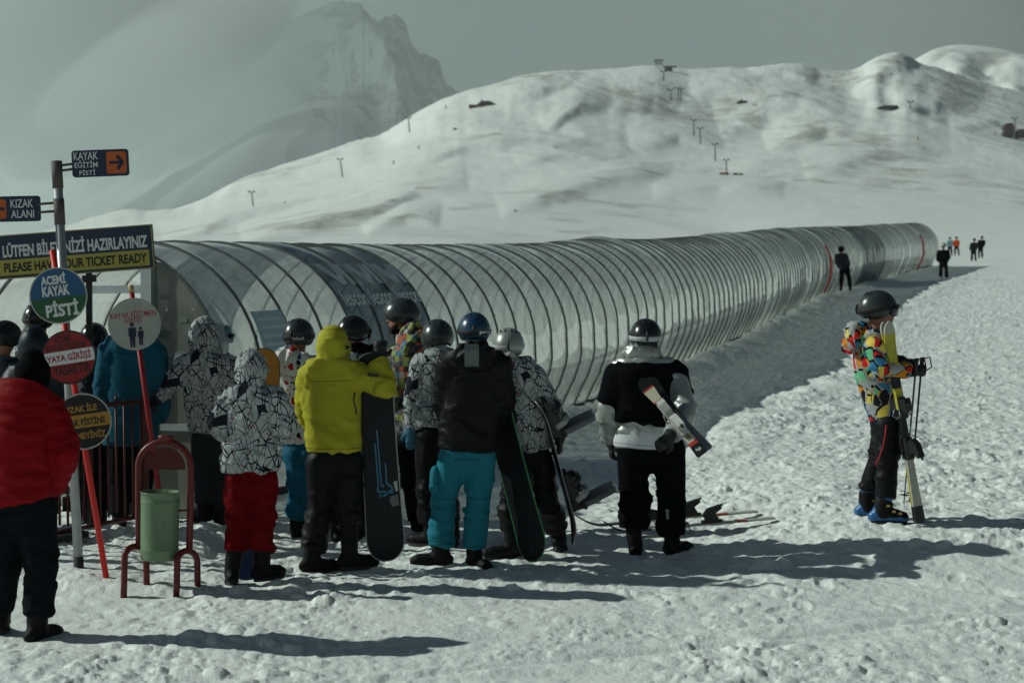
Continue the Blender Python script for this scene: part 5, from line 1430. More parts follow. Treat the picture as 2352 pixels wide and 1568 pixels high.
# ------------------------------------------------------------------ signs, railing, bin
PM = dict(grey=paint("galvanised_pole", (.34, .36, .37), .45, .45, .35), cap=paint("rusty_sleeve", (.10, .085, .08), .7, .2, .5), navy=paint("navy_sign_face", (.008, .022, .060), .4, 0, .15), orange=paint("orange_sign_face", (.50, .095, .012), .45, 0, .15),
    white=paint("white_sign_lettering", (.66, .69, .68), .5, 0, .2, .3, 30), redp=paint("bright_red_pole", (.62, .015, .010), .45, 0, .2), darkred=paint("dark_red_pole", (.30, .010, .014), .45, 0, .3), cream=paint("cream_pole_tip", (.45, .36, .16), .6),
    blueface=paint("blue_sign_face", (.012, .085, .20), .45, 0, .2), greenface=paint("green_sign_face", (.012, .085, .025), .45, 0, .25), redface=paint("red_sign_face", (.28, .010, .012), .45, 0, .2), blackface=paint("black_sign_face", (.010, .011, .012), .45, 0, .1),
    amber=paint("amber_sign_face", (.42, .22, .03), .5, 0, .2), pale=paint("pale_sign_face", (.40, .41, .38), .55, 0, .3), crimson=paint("crimson_lettering", (.36, .012, .05), .5), navyink=paint("navy_lettering", (.010, .018, .055), .5), black=paint("black_lettering", (.012, .012, .014), .55),
    yellow=paint("yellow_sign_band", (.42, .36, .06), .5, 0, .25), rim=paint("pale_sign_rim", (.45, .46, .42), .5, 0, .3), rail=paint("brown_red_railing", (.085, .018, .014), .55, 0, .4), binred=paint("brown_red_bin_frame", (.13, .014, .012), .4, 0, .3, .35), binplate=paint("brown_red_bin_plate", (.10, .012, .010), .6, 0, .3), dirt=paint("dark_board", (.03, .03, .03), .8))
def green_bin_mat():
    b = NB("pale_green_bin_paint"); o = b.obj()
    n = b.noise(b.n('ShaderNodeMapping', {'Vector': o, 'Scale': (30, 30, 7)}).outputs[0], 1.0, 5, .7)
    f = b.step(n.outputs[0], .64, .68); d = b.step(b.noise(o, 6, 4, .6).outputs[0], .4, .75, 0, .3)
    c = b.mix(d, rgb(.125, .205, .11), rgb(.09, .14, .08)); c = b.mix(f, c, rgb(.02, .05, .03))
    return b.done(b.bsdf(c, .42, 0, b.bump(b.noise(o, 40, 2).outputs[0], .06, .003)))
PM['bin'] = green_bin_mat()
def R_(roll=0, yaw=0, pitch=0):
    """plate axes: x along the words, y into the plate, z up; roll turns it anticlockwise as seen from the front"""
    return rot('Z', yaw) @ rot('X', pitch) @ rot('Y', -roll)

def direction_post():
    D = 11.9; base = at(182, 1310, D); root = thing("direction_post", base, "tall grey pole carrying two navy direction signs with orange arrow boxes", "signpost")
    p0, p1 = at(182, 1318, D), at(130, 372, D); ax = (p1 - p0).normalized()
    mb = MB(); mb.tube([p0, p1], .034, 18); mb.build("pole", PM['grey'], root)
    mb = MB(); mb.tube([p0 - ax * .05, p0 + ax * .13], .037, 14); mb.build("pole_foot", PM['dirt'], root)
    for (ya, yb) in ((370, 432), (456, 516)):
        f = lambda y: p0.lerp(p1, (1318 - y) / (1318 - 372))
        mb = MB(); mb.tube([f(ya), f(yb)], .0395, 18); mb.build("pole_sleeve", PM['cap'], root)
    def arm(a, b):
        mb = MB(); mb.tube([a, b], .0095, 8); mb.build("arm", PM['cap'], root)
    arm(at(140, 380, D), at(172, 376, D)); arm(at(141, 392, D), at(172, 388, D)); arm(at(128, 466, D), at(86, 469, D)); arm(at(129, 485, D), at(86, 488, D))
    s = F / D
    R = R_(2.6, 4); c = at(231, 375, D)
    mb = MB(); mb.rbox(c, (128 / s, .022, 61 / s), R, .022, 5); b_ = mb.build("sign_board", PM['navy'], root); b_["label"] = "navy board pointing right"
    mb = MB(); mb.rbox(c + R @ Vector((36.5 / s, -.0125, 0)), (45 / s, .004, 50 / s), R, .015, 4); mb.build("arrow_box", PM['orange'], b_)
    def arrow(cc, fl):
        mb = MB(); k = 1 / s
        for pts in ([(-17, -3.4), (10, -3.4), (10, 3.4), (-17, 3.4)], [(17, 0), (4, 18), (-2, 13), (8, 0), (-2, -13), (4, -18)][::-1]):
            mb.prism([(fl * x * k, z * k) for x, z in pts], .0015, cc, R)
        mb.build("arrow", PM['navyink'], b_)
    arrow(c + R @ Vector((37.5 / s, -.0165, 0)), 1)
    for t, dx, dz, w, h in (("KAYAK", -32, 17.5, 55, 18), ("EĞİTİM", -32, -1, 52, 17), ("PİSTİ", -30, -19.5, 36, 14)):
        mb = MB(); put_text(mb, t, c + R @ Vector((dx / s, 0, dz / s)), R, w / s, h / s, .010, -.0135); mb.build("lettering", PM['white'], b_)
    R = R_(1.6, 4); c = at(32, 480, D)
    mb = MB(); mb.rbox(c, (120 / s, .022, 58 / s), R, .020, 5); b_ = mb.build("sign_board", PM['navy'], root); b_["label"] = "navy board pointing left"
    mb = MB(); mb.rbox(c + R @ Vector((-37 / s, -.0125, 0)), (41 / s, .004, 44 / s), R, .015, 4); mb.build("arrow_box", PM['orange'], b_)
    arrow(c + R @ Vector((-37 / s, -.0165, 0)), -1)
    for t, dx, dz, w, h in (("KIZAK", 19, 12, 51, 19), ("ALANI", 20, -12, 52, 18)):
        mb = MB(); put_text(mb, t, c + R @ Vector((dx / s, 0, dz / s)), R, w / s, h / s, .010, -.0135); mb.build("lettering", PM['white'], b_)
direction_post()

def ticket_sign():
    D = 13.75; s = F / D; c = at(170, 579, D); base = at(204, 1220, D)
    root = thing("ticket_sign", base, "long navy and yellow bilingual ticket notice on a thin black post", "sign")
    R = R_(4.1, -3)
    mb = MB(); mb.box(c, (372 / s, .03, 101 / s), R); mb.build("board", PM['navy'], root)
    mb = MB(); k = 1 / s
    for (x, z, w, h) in ((0, 49.2, 370, 1.8), (0, -49.2, 370, 1.8), (-184, 0, 1.8, 98), (184, 0, 1.8, 98)): mb.box(c + R @ Vector((x * k, -.0165, z * k)), (w * k, .005, h * k), R)
    mb.build("gold_border", PM['yellow'], root)
    mb = MB(); mb.box(c + R @ Vector((0, -.0165, -25 * k)), (350 * k, .004, 36 * k), R); mb.build("yellow_band", PM['yellow'], root)
    mb = MB(); put_text(mb, "LÜTFEN BİLETİNİZİ HAZIRLAYINIZ", c + R @ Vector((4 * k, 0, 17 * k)), R, 338 * k, 37 * k, .036, -.0155); mb.build("white_lettering", PM['white'], root)
    mb = MB(); put_text(mb, "PLEASE HAVE YOUR TICKET READY", c + R @ Vector((3 * k, 0, -25 * k)), R, 334 * k, 22 * k, .036, -.0195); mb.build("black_lettering", PM['black'], root)
    mb = MB(); mb.box(at(206, 930, D + .06), (.045, .045, 620 / s), None); mb.box(at(205, 640, D + .045), (.11, .05, .06), R); mb.build("post", PM['black'], root)
ticket_sign()

def disc(mb, c, R, r, hy, y=0, n=48): mb.prism([(r * math.cos(2 * math.pi * k / n), r * math.sin(2 * math.pi * k / n)) for k in range(n)], hy, Vector(c) + R @ Vector((0, y, 0)), R)
def seg(mb, c, R, r, z0, z1, y, n=28):
    """the slice of a disc between two heights"""
    z0 = max(z0, -r * .999); z1 = min(z1, r * .999)
    a = [(math.sqrt(max(r * r - z * z, 0)), z) for z in np.linspace(z0, z1, n)]
    mb.prism(a + [(-x, z) for x, z in a[::-1]], .0008, Vector(c) + R @ Vector((0, y, 0)), R)

def round_signs():
    D = 11.45; s = F / D; base = at(245, 1332, D); k = 1 / s
    root = thing("round_sign_post", base, "bright red leaning pole with three round piste signs one above the other", "signpost")
    p0, p1 = at(250, 1362, D), at(120, 574, D)
    mb = MB(); mb.tube([p0, p1], .0215, 14); mb.build("pole", PM['redp'], root)
    yf = -.030
    # top: novice piste
    R = R_(7, 5); c = at(137, 679, D) + Vector((0, yf, 0)); r = 65 * k
    mb = MB(); disc(mb, c, R, r, .004); a = mb.build("sign_plate", PM['rim'], root); a["label"] = "blue over green round plate"
    mb = MB(); seg(mb, c, R, r * .955, -4 * k, r, -.0050); mb.build("blue_half", PM['blueface'], a)
    mb = MB(); seg(mb, c, R, r * .955, -r, -4 * k, -.0050); mb.build("green_half", PM['greenface'], a)
    for t, dx, dz, w, h in (("ACEMİ", -7, 40, 56, 27), ("KAYAK", -4, 12, 62, 24), ("PİSTİ", 5, -29, 74, 38)):
        mb = MB(); put_text(mb, t, c + R @ Vector((dx * k, 0, dz * k)), R, w * k, h * k, .040, -.0075); mb.build("lettering", PM['white'], a)
    # middle: no way in on foot
    R = R_(9, 5); c = at(161, 820, D) + Vector((0, yf, 0)); r = 62 * k
    mb = MB(); disc(mb, c, R, r, .004); a = mb.build("sign_plate", PM['blackface'], root); a["label"] = "red round plate with a white bar"
    mb = MB(); seg(mb, c, R, r * .94, -r, r, -.0050); mb.build("red_face", PM['redface'], a)
    mb = MB(); seg(mb, c, R, r * .94, -14 * k, 16 * k, -.0068); mb.build("white_bar", PM['white'], a)
    for t, dx, dz, w, h in (("ACEMİ", -8, 46, 38, 20), ("KAYAK PİSTİNE", -2, 28, 88, 19), ("YASAKTIR", 2, -28, 84, 22)):
        mb = MB(); put_text(mb, t, c + R @ Vector((dx * k, 0, dz * k)), R, w * k, h * k, .024, -.0070); mb.build("black_lettering", PM['black'], a)
    mb = MB(); put_text(mb, "YAYA GİRİŞİ", c + R @ Vector((0, 0, 1 * k)), R, 100 * k, 24 * k, .036, -.0085); mb.build("crimson_lettering", PM['crimson'], a)
    # bottom: no sledges
    R = R_(7.5, 5); c = at(193, 967, D) + Vector((0, yf, 0)); r = 65 * k
    mb = MB(); disc(mb, c, R, r, .004); a = mb.build("sign_plate", PM['rim'], root); a["label"] = "black round plate with an amber bar"
    mb = MB(); seg(mb, c, R, r * .95, -r, r, -.0050); mb.build("black_face", PM['blackface'], a)
    mb = MB(); seg(mb, c, R, r * .95, -14 * k, 16 * k, -.0068); mb.build("amber_bar", PM['amber'], a)
    for t, dx, dz, w, h in (("KIZAK İLE", -2, 32, 76, 19), ("GİRMEYİNİZ", 2, -30, 92, 20)):
        mb = MB(); put_text(mb, t, c + R @ Vector((dx * k, 0, dz * k)), R, w * k, h * k, .030, -.0070); mb.build("amber_lettering", PM['amber'], a)
    mb = MB(); put_text(mb, "KAYAK PİSTİNE", c + R @ Vector((-3 * k, 0, 1 * k)), R, 108 * k, 20 * k, .036, -.0085); mb.build("black_lettering", PM['black'], a)
round_signs()

def instructor_sign():
    D = 12.85; s = F / D; k = 1 / s; base = at(378, 1236, D)
    root = thing("instructor_sign", base, "white round sign with two walking figures on a dark red pole", "signpost")
    p0, p1 = at(381, 1245, D), at(300, 655, D)
    mb = MB(); mb.tube([p0, p0.lerp(p1, .972)], .0215, 12); mb.build("pole", PM['darkred'], root)
    mb = MB(); mb.tube([p0.lerp(p1, .972), p1], .0225, 12); mb.build("pole_tip", PM['cream'], root)
    R = R_(3, 4); c = at(311, 744, D) + Vector((0, -.03, 0))
    mb = MB(); disc(mb, c, R, 60 * k, .003); a = mb.build("sign_plate", PM['pale'], root)
    mb = MB(); put_text(mb, "KAYAK EĞİTMEN", c + R @ Vector((-2 * k, 0, 24 * k)), R_(5.5, 4), 103 * k, 17 * k, .006, -.0045); put_text(mb, "GİRİŞİ", c + R @ Vector((-3 * k, 0, 9 * k)), R_(5.5, 4), 38 * k, 15 * k, .012, -.0045); mb.build("lettering", PM['crimson'], a)
    mb = MB()
    def figure(x, z, h):
        P = lambda px, pz: (x + px * h, z + pz * h)
        w = [P(-.15, .78), P(.15, .78), P(.15, .42), P(.10, .42), P(.10, .0), P(.01, .0), P(.0, .38), P(-.02, .0), P(-.10, .0), P(-.11, .42), P(-.15, .42)]
        mb.prism([(q[0] * k, q[1] * k) for q in w][::-1], .0008, c + R @ Vector((0, -.0045, 0)), R)
        disc(mb, c + R @ Vector(((x) * k, -.0045, (z + .90 * h) * k)), R, .085 * h * k, .0008, 0, 18)
    figure(-6, -53, 58); figure(13, -49, 43)
    mb.build("figures", PM['navyink'], a)
    mb = MB()
    for x in (-18, 2): disc(mb, c + R @ Vector((x * k, -.005, 39 * k)), R, 2.2 * k, .002, 0, 12)
    mb.build("bolt", PM['grey'], a)
instructor_sign()

def railing():
    A = (13.42, 334); B = (12.15, 14)
    root = thing("railing", at(200, 1235, 12.8), "brown red steel queue railing with upright bars", "railing")
    def pt(t, h):
        D = A[0] + (B[0] - A[0]) * t; px = A[1] + (B[1] - A[1]) * t
        p = at(px, 1000, D); return Vector((p.x, p.y, ground_at(p.x, p.y) + h))
    mb = MB(); mb.tube([pt(0, 1.05), pt(1, 1.10)], .021, 10); mb.build("top_rail", PM['rail'], root)
    mb = MB(); mb.tube([pt(0, .10), pt(1, .12)], .018, 8); mb.build("bottom_rail", PM['rail'], root)
    for i in range(17):
        t = (i + .5) / 17; mb = MB(); mb.tube([pt(t, .1), pt(t + .006, 1.06)], .0105, 6); mb.build("bar", PM['rail'], root)
    for t in (0.0, .5, .99):
        mb = MB(); mb.box((pt(t, -.05) + pt(t, 1.10)) / 2, (.05, .05, 1.15)); mb.build("post", PM['rail'], root)
    mb = MB(); a, b = pt(.42, .06), pt(1.0, .05)
    d = b - a; mb.box((a + b) / 2 + Vector((0, -.10, 0)), (.10, d.length, .05), frame_to((0, 0, 1), d)); mb.build("kick_board", PM['dirt'], root)
railing()

def bin_():
    D = 11.1; s = F / D; k = 1 / s; c0 = at(368, 1345, D)
    root = thing("litter_bin", c0, "pale green metal litter bin hung in a brown red tubular frame", "litter bin")
    up = Vector((0, 0, 1)); X = lambda x, y, d=0: at(x, y, D + d)
    mb = MB(); pts = [X(319, 1252), X(318, 1180), X(318, 1100), X(318, 1075)]
    for a in range(0, 181, 12): pts.append(X(378 - 60 * math.cos(math.radians(a)), 1070 - 56 * math.sin(math.radians(a))))
    pts += [X(438, 1100), X(437, 1180), X(435, 1262)]
    mb.tube(pts, .0235, 12); mb.build("hoop_frame", PM['binred'], root)
    for (x, w, y0, y1) in ((311, 27, 1252, 1372), (430, 25, 1262, 1376)):
        mb = MB(); q = [X(x - w, y1, -.10), X(x - w * .95, y1 - 40, -.09)]
        for a in range(0, 181, 15): q.append(X(x - w * .92 * math.cos(math.radians(a)), y0 + 28 - 26 * math.sin(math.radians(a)), -.085 * math.cos(math.radians(a))))
        q += [X(x + w * .95, y1 - 44, .09), X(x + w, y1 - 12, .10)]
        mb.tube(q, .0225, 10); mb.build("foot", PM['binred'], root)
    mb = MB(); mb.prism([((x - 378) * k, (1078 - y) * k) for x, y in [(378 + 47 * math.cos(math.radians(a)), 1070 - 44 * math.sin(math.radians(a))) for a in range(0, 181, 12)] + [(331, 1078), (425, 1078)]][::1], .004, X(378, 1078), Matrix.Identity(3)); mb.build("top_plate", PM['binplate'], root)
    mb = MB(); mb.tube([X(381, 1016), X(381, 1003), X(381, 1000)], [.045, .055, .057], 16); mb.build("cap", PM['binred'], root)
    # the bin
    mb = MB(); mb.smooth = True; b0, b1 = X(366, 1283), X(368, 1128); prof = []
    h = (b1 - b0).length; rr = 44.5 * k
    for z, f in ((0, .955), (.02, .965), (.125, .965), (.14, .985), (.152, .985), (.165, .965), (.83, .985), (.845, 1.003), (.858, 1.003), (.87, .985), (.985, .99), (.99, 1.03), (1.0, 1.03), (1.0, .965), (.80, .955)): prof.append((f * rr, z * h))
    n = 40; vs = []; fs = []
    axd = (b1 - b0).normalized(); Rb = frame_to(axd, (0, 1, 0))
    for r, z in prof:
        for i in range(n): vs.append(b0 + Rb @ Vector((r * math.cos(2 * math.pi * i / n), r * math.sin(2 * math.pi * i / n), z)))
    for j in range(len(prof) - 1):
        for i in range(n): a = j * n + i; b = j * n + (i + 1) % n; fs.append((a, b, b + n, a + n))
    fs.append(tuple(range(n - 1, -1, -1))); fs.append(tuple(range((len(prof) - 1) * n, len(prof) * n)))
    mb.add(vs, fs); bo = mb.build("bin_body", PM['bin'], root)
    for x0, x1 in ((318, 326), (411, 438)):
        mb = MB(); mb.tube([X(x0, 1172), X(x1, 1170)], .008, 8); mb.build("pivot", PM['binred'], root)
bin_()

# ------------------------------------------------------------------ boards and skis
SM = dict(blackboard=paint("black_board_base", (.006, .007, .009), .4, 0, .2, .2, 16), edge=paint("steel_edge", (.35, .36, .36), .4, .7), blueprint=paint("blue_board_print", (.02, .17, .28), .45), greyprint=paint("grey_board_print", (.13, .14, .15), .5), whiteprint=paint("white_board_print", (.42, .43, .42), .5), green=paint("green_board_edge", (.03, .30, .08), .4), teal=paint("teal_board_print", (.02, .16, .14), .5),
    orange=paint("amber_board_base", (.42, .17, .012), .45, 0, .2), blueboard=paint("dark_blue_board", (.010, .03, .10), .35), bind=paint("black_binding", (.013, .013, .014), .5, 0, .2), bindg=paint("grey_binding_back", (.13, .14, .15), .4, 0, .2), bindw=paint("pale_binding", (.45, .45, .42), .45, 0, .3, .4, 24), strapg=paint("clear_ankle_strap", (.32, .34, .34), .45),
    yellow=paint("yellow_ski_top", (.46, .42, .04), .4, 0, .35, .4, 18), skiw=paint("scuffed_white_ski_top", (.42, .42, .36), .45, 0, .5, .4, 22), skib=paint("black_ski_top", (.013, .014, .016), .3, 0, .3), skicream=paint("cream_ski_top", (.48, .45, .33), .45, 0, .25, .4, 22), skired=paint("red_ski_top", (.38, .03, .02), .45), pole=paint("grey_ski_pole", (.22, .24, .26), .35, .5), steelblue=paint("dark_ski_pole", (.03, .05, .09), .35, .2))

def board(name, p0, p1, face, W, label, cat, mats, edge='edge', group=None, tipL=.17, rock=.035, thick=.010):
    """snowboard from tail p0 to tip p1; `face` = the way the side we model as 'top' looks"""
    p0, p1 = Vector(p0), Vector(p1); L = (p1 - p0).length; ax = (p1 - p0).normalized(); n = Vector(face); n = (n - ax * n.dot(ax)).normalized(); x = n.cross(ax)
    root = thing(name, p0, label, cat, group)
    N = 60; rows = []
    for i in range(N + 1):
        v = -math.cos(math.pi * i / N) * .5 + .5; y = v * L
        e = min(y, L - y); w = W / 2 * (1 - .09 * math.sin(math.pi * v))
        if e < tipL: w *= math.sqrt(max(1 - (1 - e / tipL) ** 2, 0)) ** .9
        c = rock * max(0, 1 - e / (tipL * 1.3)) ** 2
        rows.append((y, max(w, .002), c))
    P = lambda u, y, c, o=0: p0 + ax * y + x * u + n * (c + o)
    mb = MB(); mb.smooth = True
    vs = []; fs = []; M = 8
    for y, w, c in rows:
        for q in range(M + 1): vs.append(P(w * (2 * q / M - 1), y, c, thick / 2))
        for q in range(M + 1): vs.append(P(w * (2 * q / M - 1), y, c, -thick / 2))
    st = 2 * (M + 1)
    for i in range(N):
        for q in range(M):
            a = i * st + q; fs.append((a, a + 1, a + st + 1, a + st))
            a += M + 1; fs.append((a, a + st, a + st + 1, a + 1))
    mb.add(vs, fs)
    core = mb.build("deck", mats, root)
    mb = MB()
    for s_ in (-1, 1):
        mb.tube([P(s_ * w, y, c) for y, w, c in rows], thick * .55, 6)
    mb.build("edge", SM[edge], root)
    root["L"] = L
    return root, core, (lambda u, v, o=0: P(u, v * L, rock * max(0, 1 - min(v * L, L - v * L) / (tipL * 1.3)) ** 2, o)), x, ax, n

def patch(mb, fn, pts, o):
    mb.add([fn(u, v, o) for u, v in pts], [tuple(range(len(pts)))])

def bboard_binding(root, fn, v, x, ax, n, side=1, hb='bindg', ang=12, size=1.0):
    """snowboard binding: base, heel hoop, highback and straps"""
    c = fn(0, v, .012); R0 = Matrix((ax, x, n)).transposed() @ rot('Z', ang)
    Q = lambda a, b, h: c + R0 @ (Vector((a, b, h)) * size)
    mb = MB(); mb.rbox(Q(0, 0, .012), (.11 * size, .022 * size, .25 * size), R0 @ Matrix(((1, 0, 0), (0, 0, 1), (0, -1, 0))), .03, 4)
    for s_ in (-1, 1): mb.box(Q(s_ * .055, -.01, .035), (.012 * size, .20 * size, .05 * size), R0)
    b = mb.build("binding", SM['bind'], root)
    mb = MB(); mb.tube([Q(.055, -.06, .05), Q(.06, -.10, .075), Q(.03, -.125, .085), Q(-.03, -.125, .085), Q(-.06, -.10, .075), Q(-.055, -.06, .05)], .011 * size, 8); mb.build("heel_hoop", SM['bind'], b)
    mb = MB(); mb.smooth = True; vs = []; fs = []
    for k, off in ((0, 0), (1, .010)):
        for i in range(9):
            t = i / 8; h = .07 + .21 * t; w = .062 * (1 - .25 * abs(t - .45)) * (1 if t < .9 else .8)
            for q in range(7):
                a = -1 + q / 3; vs.append(Q(w * a, -.128 + .05 * (a * a) + .045 * t - off - .00, h))
    for k in (0, 1):
        for i in range(8):
            for q in range(6):
                if 4 <= i <= 5 and 2 <= q <= 3: continue
                a = k * 63 + i * 7 + q; fs.append((a, a + 1, a + 8, a + 7) if k == 0 else (a, a + 7, a + 8, a + 1))
    mb.add(vs, fs); mb.build("highback", SM[hb], b)
    for (y, h, m) in ((.06, .085, 'bind'), (-.03, .12, 'strapg')):
        mb = MB(); mb.tube([Q(-.065, y - .02, .035), Q(-.062, y, h * .75), Q(-.03, y + .015, h), Q(.03, y + .015, h), Q(.062, y, h * .75), Q(.065, y - .02, .035)], .012 * size, 8, True, 1.6); mb.build("strap", SM[m], b)
        mb = MB(); mb.box(Q(.060, y + .005, h * .7), (.02 * size, .05 * size, .03 * size), R0); mb.build("buckle", SM['bind'], b)
    return b

def boards():
    D = 11.8
    # upright black board under the yellow sleeve
    root, core, fn, x, ax, n = board("snowboard", at(889, 1286, D + .0), at(854, 810, D + .03), (0, -1, .02), .285, "upright black snowboard with blue stripes leaned on by the person in yellow", "snowboard", SM['blackboard'], 'edge')
    def px(u, v, X, Y): pass
    def uv(X, Y):
        p = at(X, Y, D) - fn(0, 0); return (p.dot(x), p.dot(ax) / root["L"])
    mb = MB(); o = .0075
    def line(pts, w):
        P = [uv(*p) for p in pts]
        for a, b in zip(P[:-1], P[1:]):
            d = Vector((b[0] - a[0], (b[1] - a[1]) * root["L"])).normalized(); q = Vector((-d.y, d.x)) * w / 2
            patch(mb, fn, [(a[0] + q.x, a[1] + q.y / root["L"]), (b[0] + q.x, b[1] + q.y / root["L"]), (b[0] - q.x, b[1] - q.y / root["L"]), (a[0] - q.x, a[1] - q.y / root["L"])], o)
    w = .0105
    line([(865, 987), (876, 1114)], w); line([(861, 1018), (869, 1116)], w); line([(885, 1063), (888, 1110)], w)
    line([(869, 1118), (867, 1124), (870, 1130), (882, 1128), (887, 1131), (886, 1137), (880, 1138)], .016); line([(872, 1139), (877, 1138)], .02); line([(876, 1116), (882, 1115)], .02)
    line([(888, 1110), (899, 1117), (902, 1124), (893, 1128), (892, 1131), (904, 1129)], .016)
    mb.build("blue_print", SM['blueprint'], core)
    mb = MB()
    patch(mb, fn, [uv(*p) for p in [(897, 1139), (913, 1134), (917, 1159), (901, 1163), (895, 1150)]], o); mb.build("grey_print", SM['greyprint'], core)
    mb = MB(); patch(mb, fn, [uv(*p) for p in [(903, 1107), (912, 1103), (914, 1127), (909, 1128)]], o); mb.build("white_print", SM['whiteprint'], core)
    bboard_binding(root, lambda u, v, o=0: fn(u, v, -o), .34, x, ax, -n); bboard_binding(root, lambda u, v, o=0: fn(u, v, -o), .66, x, ax, -n)
    # amber board behind the child's hood
    D = 12.9
    root, core, fn, x, ax, n = board("snowboard", at(592, 1225, D), at(606, 800, D), (.1, -1, 0), .27, "amber snowboard with a dark rim standing behind the child's hood", "snowboard", SM['orange'], 'bind')
    mb = MB(); c = fn(.015, .905, .008); put_text(mb, "RIDE", c, R_(-14, 0), .075, .024, .02, 0); mb.build("red_lettering", SM['skired'], core)
    # dark blue board between the child's boots
    D = 11.62
    board("snowboard", at(566, 1338, D), at(560, 1080, D), (0, -1, 0), .16, "small dark blue snowboard standing behind the child's boots", "snowboard", SM['blueboard'], 'edge')
    # two boards carried by the walker
    D = 12.08
    root, core, fn, x, ax, n = board("snowboard", at(1233, 1286, D - .12), at(1126, 880, D + .12), (-.62, -.78, .0), .27, "black snowboard with a thin green edge, leaning, its foot on the snow", "snowboard", SM['blackboard'], 'green', "boards carried by the walking person", rock=.03)
    mb = MB()
    for a, b in (((-.02, .055), (.02, .085)), ((-.03, .065), (.03, .070)), ((-.015, .045), (.03, .06))):
        d = Vector((b[0] - a[0], (b[1] - a[1]) * 1.4)).normalized() * .004; patch(mb, fn, [(a[0] - d.y, a[1]), (b[0] - d.y, b[1]), (b[0] + d.y, b[1]), (a[0] + d.y, a[1])], .0075)
    mb.build("teal_print", SM['teal'], core)
    for v in (.44, .80): bboard_binding(root, lambda u, v, o=0: fn(u, v, -o), v, -x, ax, -n, hb='bind')
    root, core, fn, x, ax, n = board("snowboard", at(1330, 1247, D + .12), at(1240, 915, D + .12), (1, .12, .28), .25, "dark snowboard held edge on, grey binding jutting out to the right", "snowboard", SM['blackboard'], 'pole', "boards carried by the walking person", rock=-.05)
    for v in (.36, .86): bboard_binding(root, fn, v, x, ax, n, hb='bindg', ang=-75, size=1.3)
boards()

def ski(p0, p1, face, label, bands, W=.075, group=None, mark=None, bind=('bind', 'bind'), tip=.055, thick=.014, name="ski"):
    """ski from tail p0 to tip p1 with coloured bands [(from, to, material)]"""
    p0, p1 = Vector(p0), Vector(p1); L = (p1 - p0).length; ax = (p1 - p0).normalized(); n = Vector(face); n = (n - ax * n.dot(ax)).normalized(); x = ax.cross(n)
    root = thing(name, p0, label, "ski", group)
    N = 48; rows = []
    for i in range(N + 1):
        v = i / N; w = W / 2 * (1.16 - .62 * math.sin(math.pi * min(v / .93, 1)) * .75 + .10 * sstep(.75, .93, v))
        if v > .93: w *= math.sqrt(max(1 - ((v - .93) / .0705) ** 2, 0))
        if v < .015: w *= .82
        rows.append((v, max(w, .004), tip * max(0, (v - .86) / .14) ** 1.8))
    P = lambda u, v, o=0: p0 + ax * (v * L) + x * u + n * (o + tip * max(0, (v - .86) / .14) ** 1.8)
    mats = []; 
    for b_ in bands:
        if b_[2] not in mats: mats.append(b_[2])
    mb = MB(); mb.smooth = True; vs = []
    for v, w, c in rows: vs += [P(-w, v, thick / 2), P(w, v, thick / 2), P(w, v, -thick / 2), P(-w, v, -thick / 2)]
    base = len(mb.v); mb.v += [tuple(q) for q in vs]
    for i in range(N):
        vm = (i + .5) / N; mi = 0
        for a, b, m in bands:
            if a <= vm < b: mi = mats.index(m)
        for q in range(4):
            a = i * 4 + q; b = i * 4 + (q + 1) % 4
            mb.f.append([a, b, b + 4, a + 4]); mb.m.append(mi); mb.sm.append(False)
    mb.f.append([3, 2, 1, 0]); mb.m.append(0); mb.sm.append(False); e = N * 4; mb.f.append([e, e + 1, e + 2, e + 3]); mb.m.append(0); mb.sm.append(False)
    core = mb.build("deck", [SM[m] for m in mats], root)
    R = Matrix((x, ax, n)).transposed()
    if bind:
        for v, kind in ((.57, 'toe'), (.37, 'heel')):
            mb = MB(); c = P(0, v, thick / 2)
            mb.box(c + n * .012, (.066, .17, .024), R); mb.box(c + n * .035, (.058, .10, .03), R)
            if kind == 'heel':
                mb.prism([(-.06, .0), (.05, .0), (.075, .05), (.03, .10), (-.075, .125), (-.085, .095), (-.03, .06)][::-1], .028, c + n * .02, R @ Matrix(((0, 1, 0), (1, 0, 0), (0, 0, 1))))
            else:
                mb.prism([(-.07, .0), (.06, .0), (.03, .055), (-.03, .07), (-.075, .06)][::-1], .030, c + n * .02, R @ Matrix(((0, 1, 0), (-1, 0, 0), (0, 0, 1))))
            b_ = mb.build("binding", SM[bind[0] if kind == 'toe' else bind[1]], root)
            if kind == 'heel':
                mb = MB(); mb.tube([c + n * .12 - ax * .02, c + n * .145 - ax * .10], .010, 6); mb.build("heel_lever", SM['bind'], b_)
            mb = MB()
            for s_ in (-1, 1): mb.tube([c + x * s_ * .035 + n * .01, c + x * s_ * .055 + n * .03 - ax * .06, c + x * s_ * .05 - n * .03 - ax * .085], .005, 6)
            if kind == 'toe': mb.build("ski_brake", SM['pole'], b_)
    return root, core, P, x, ax, n

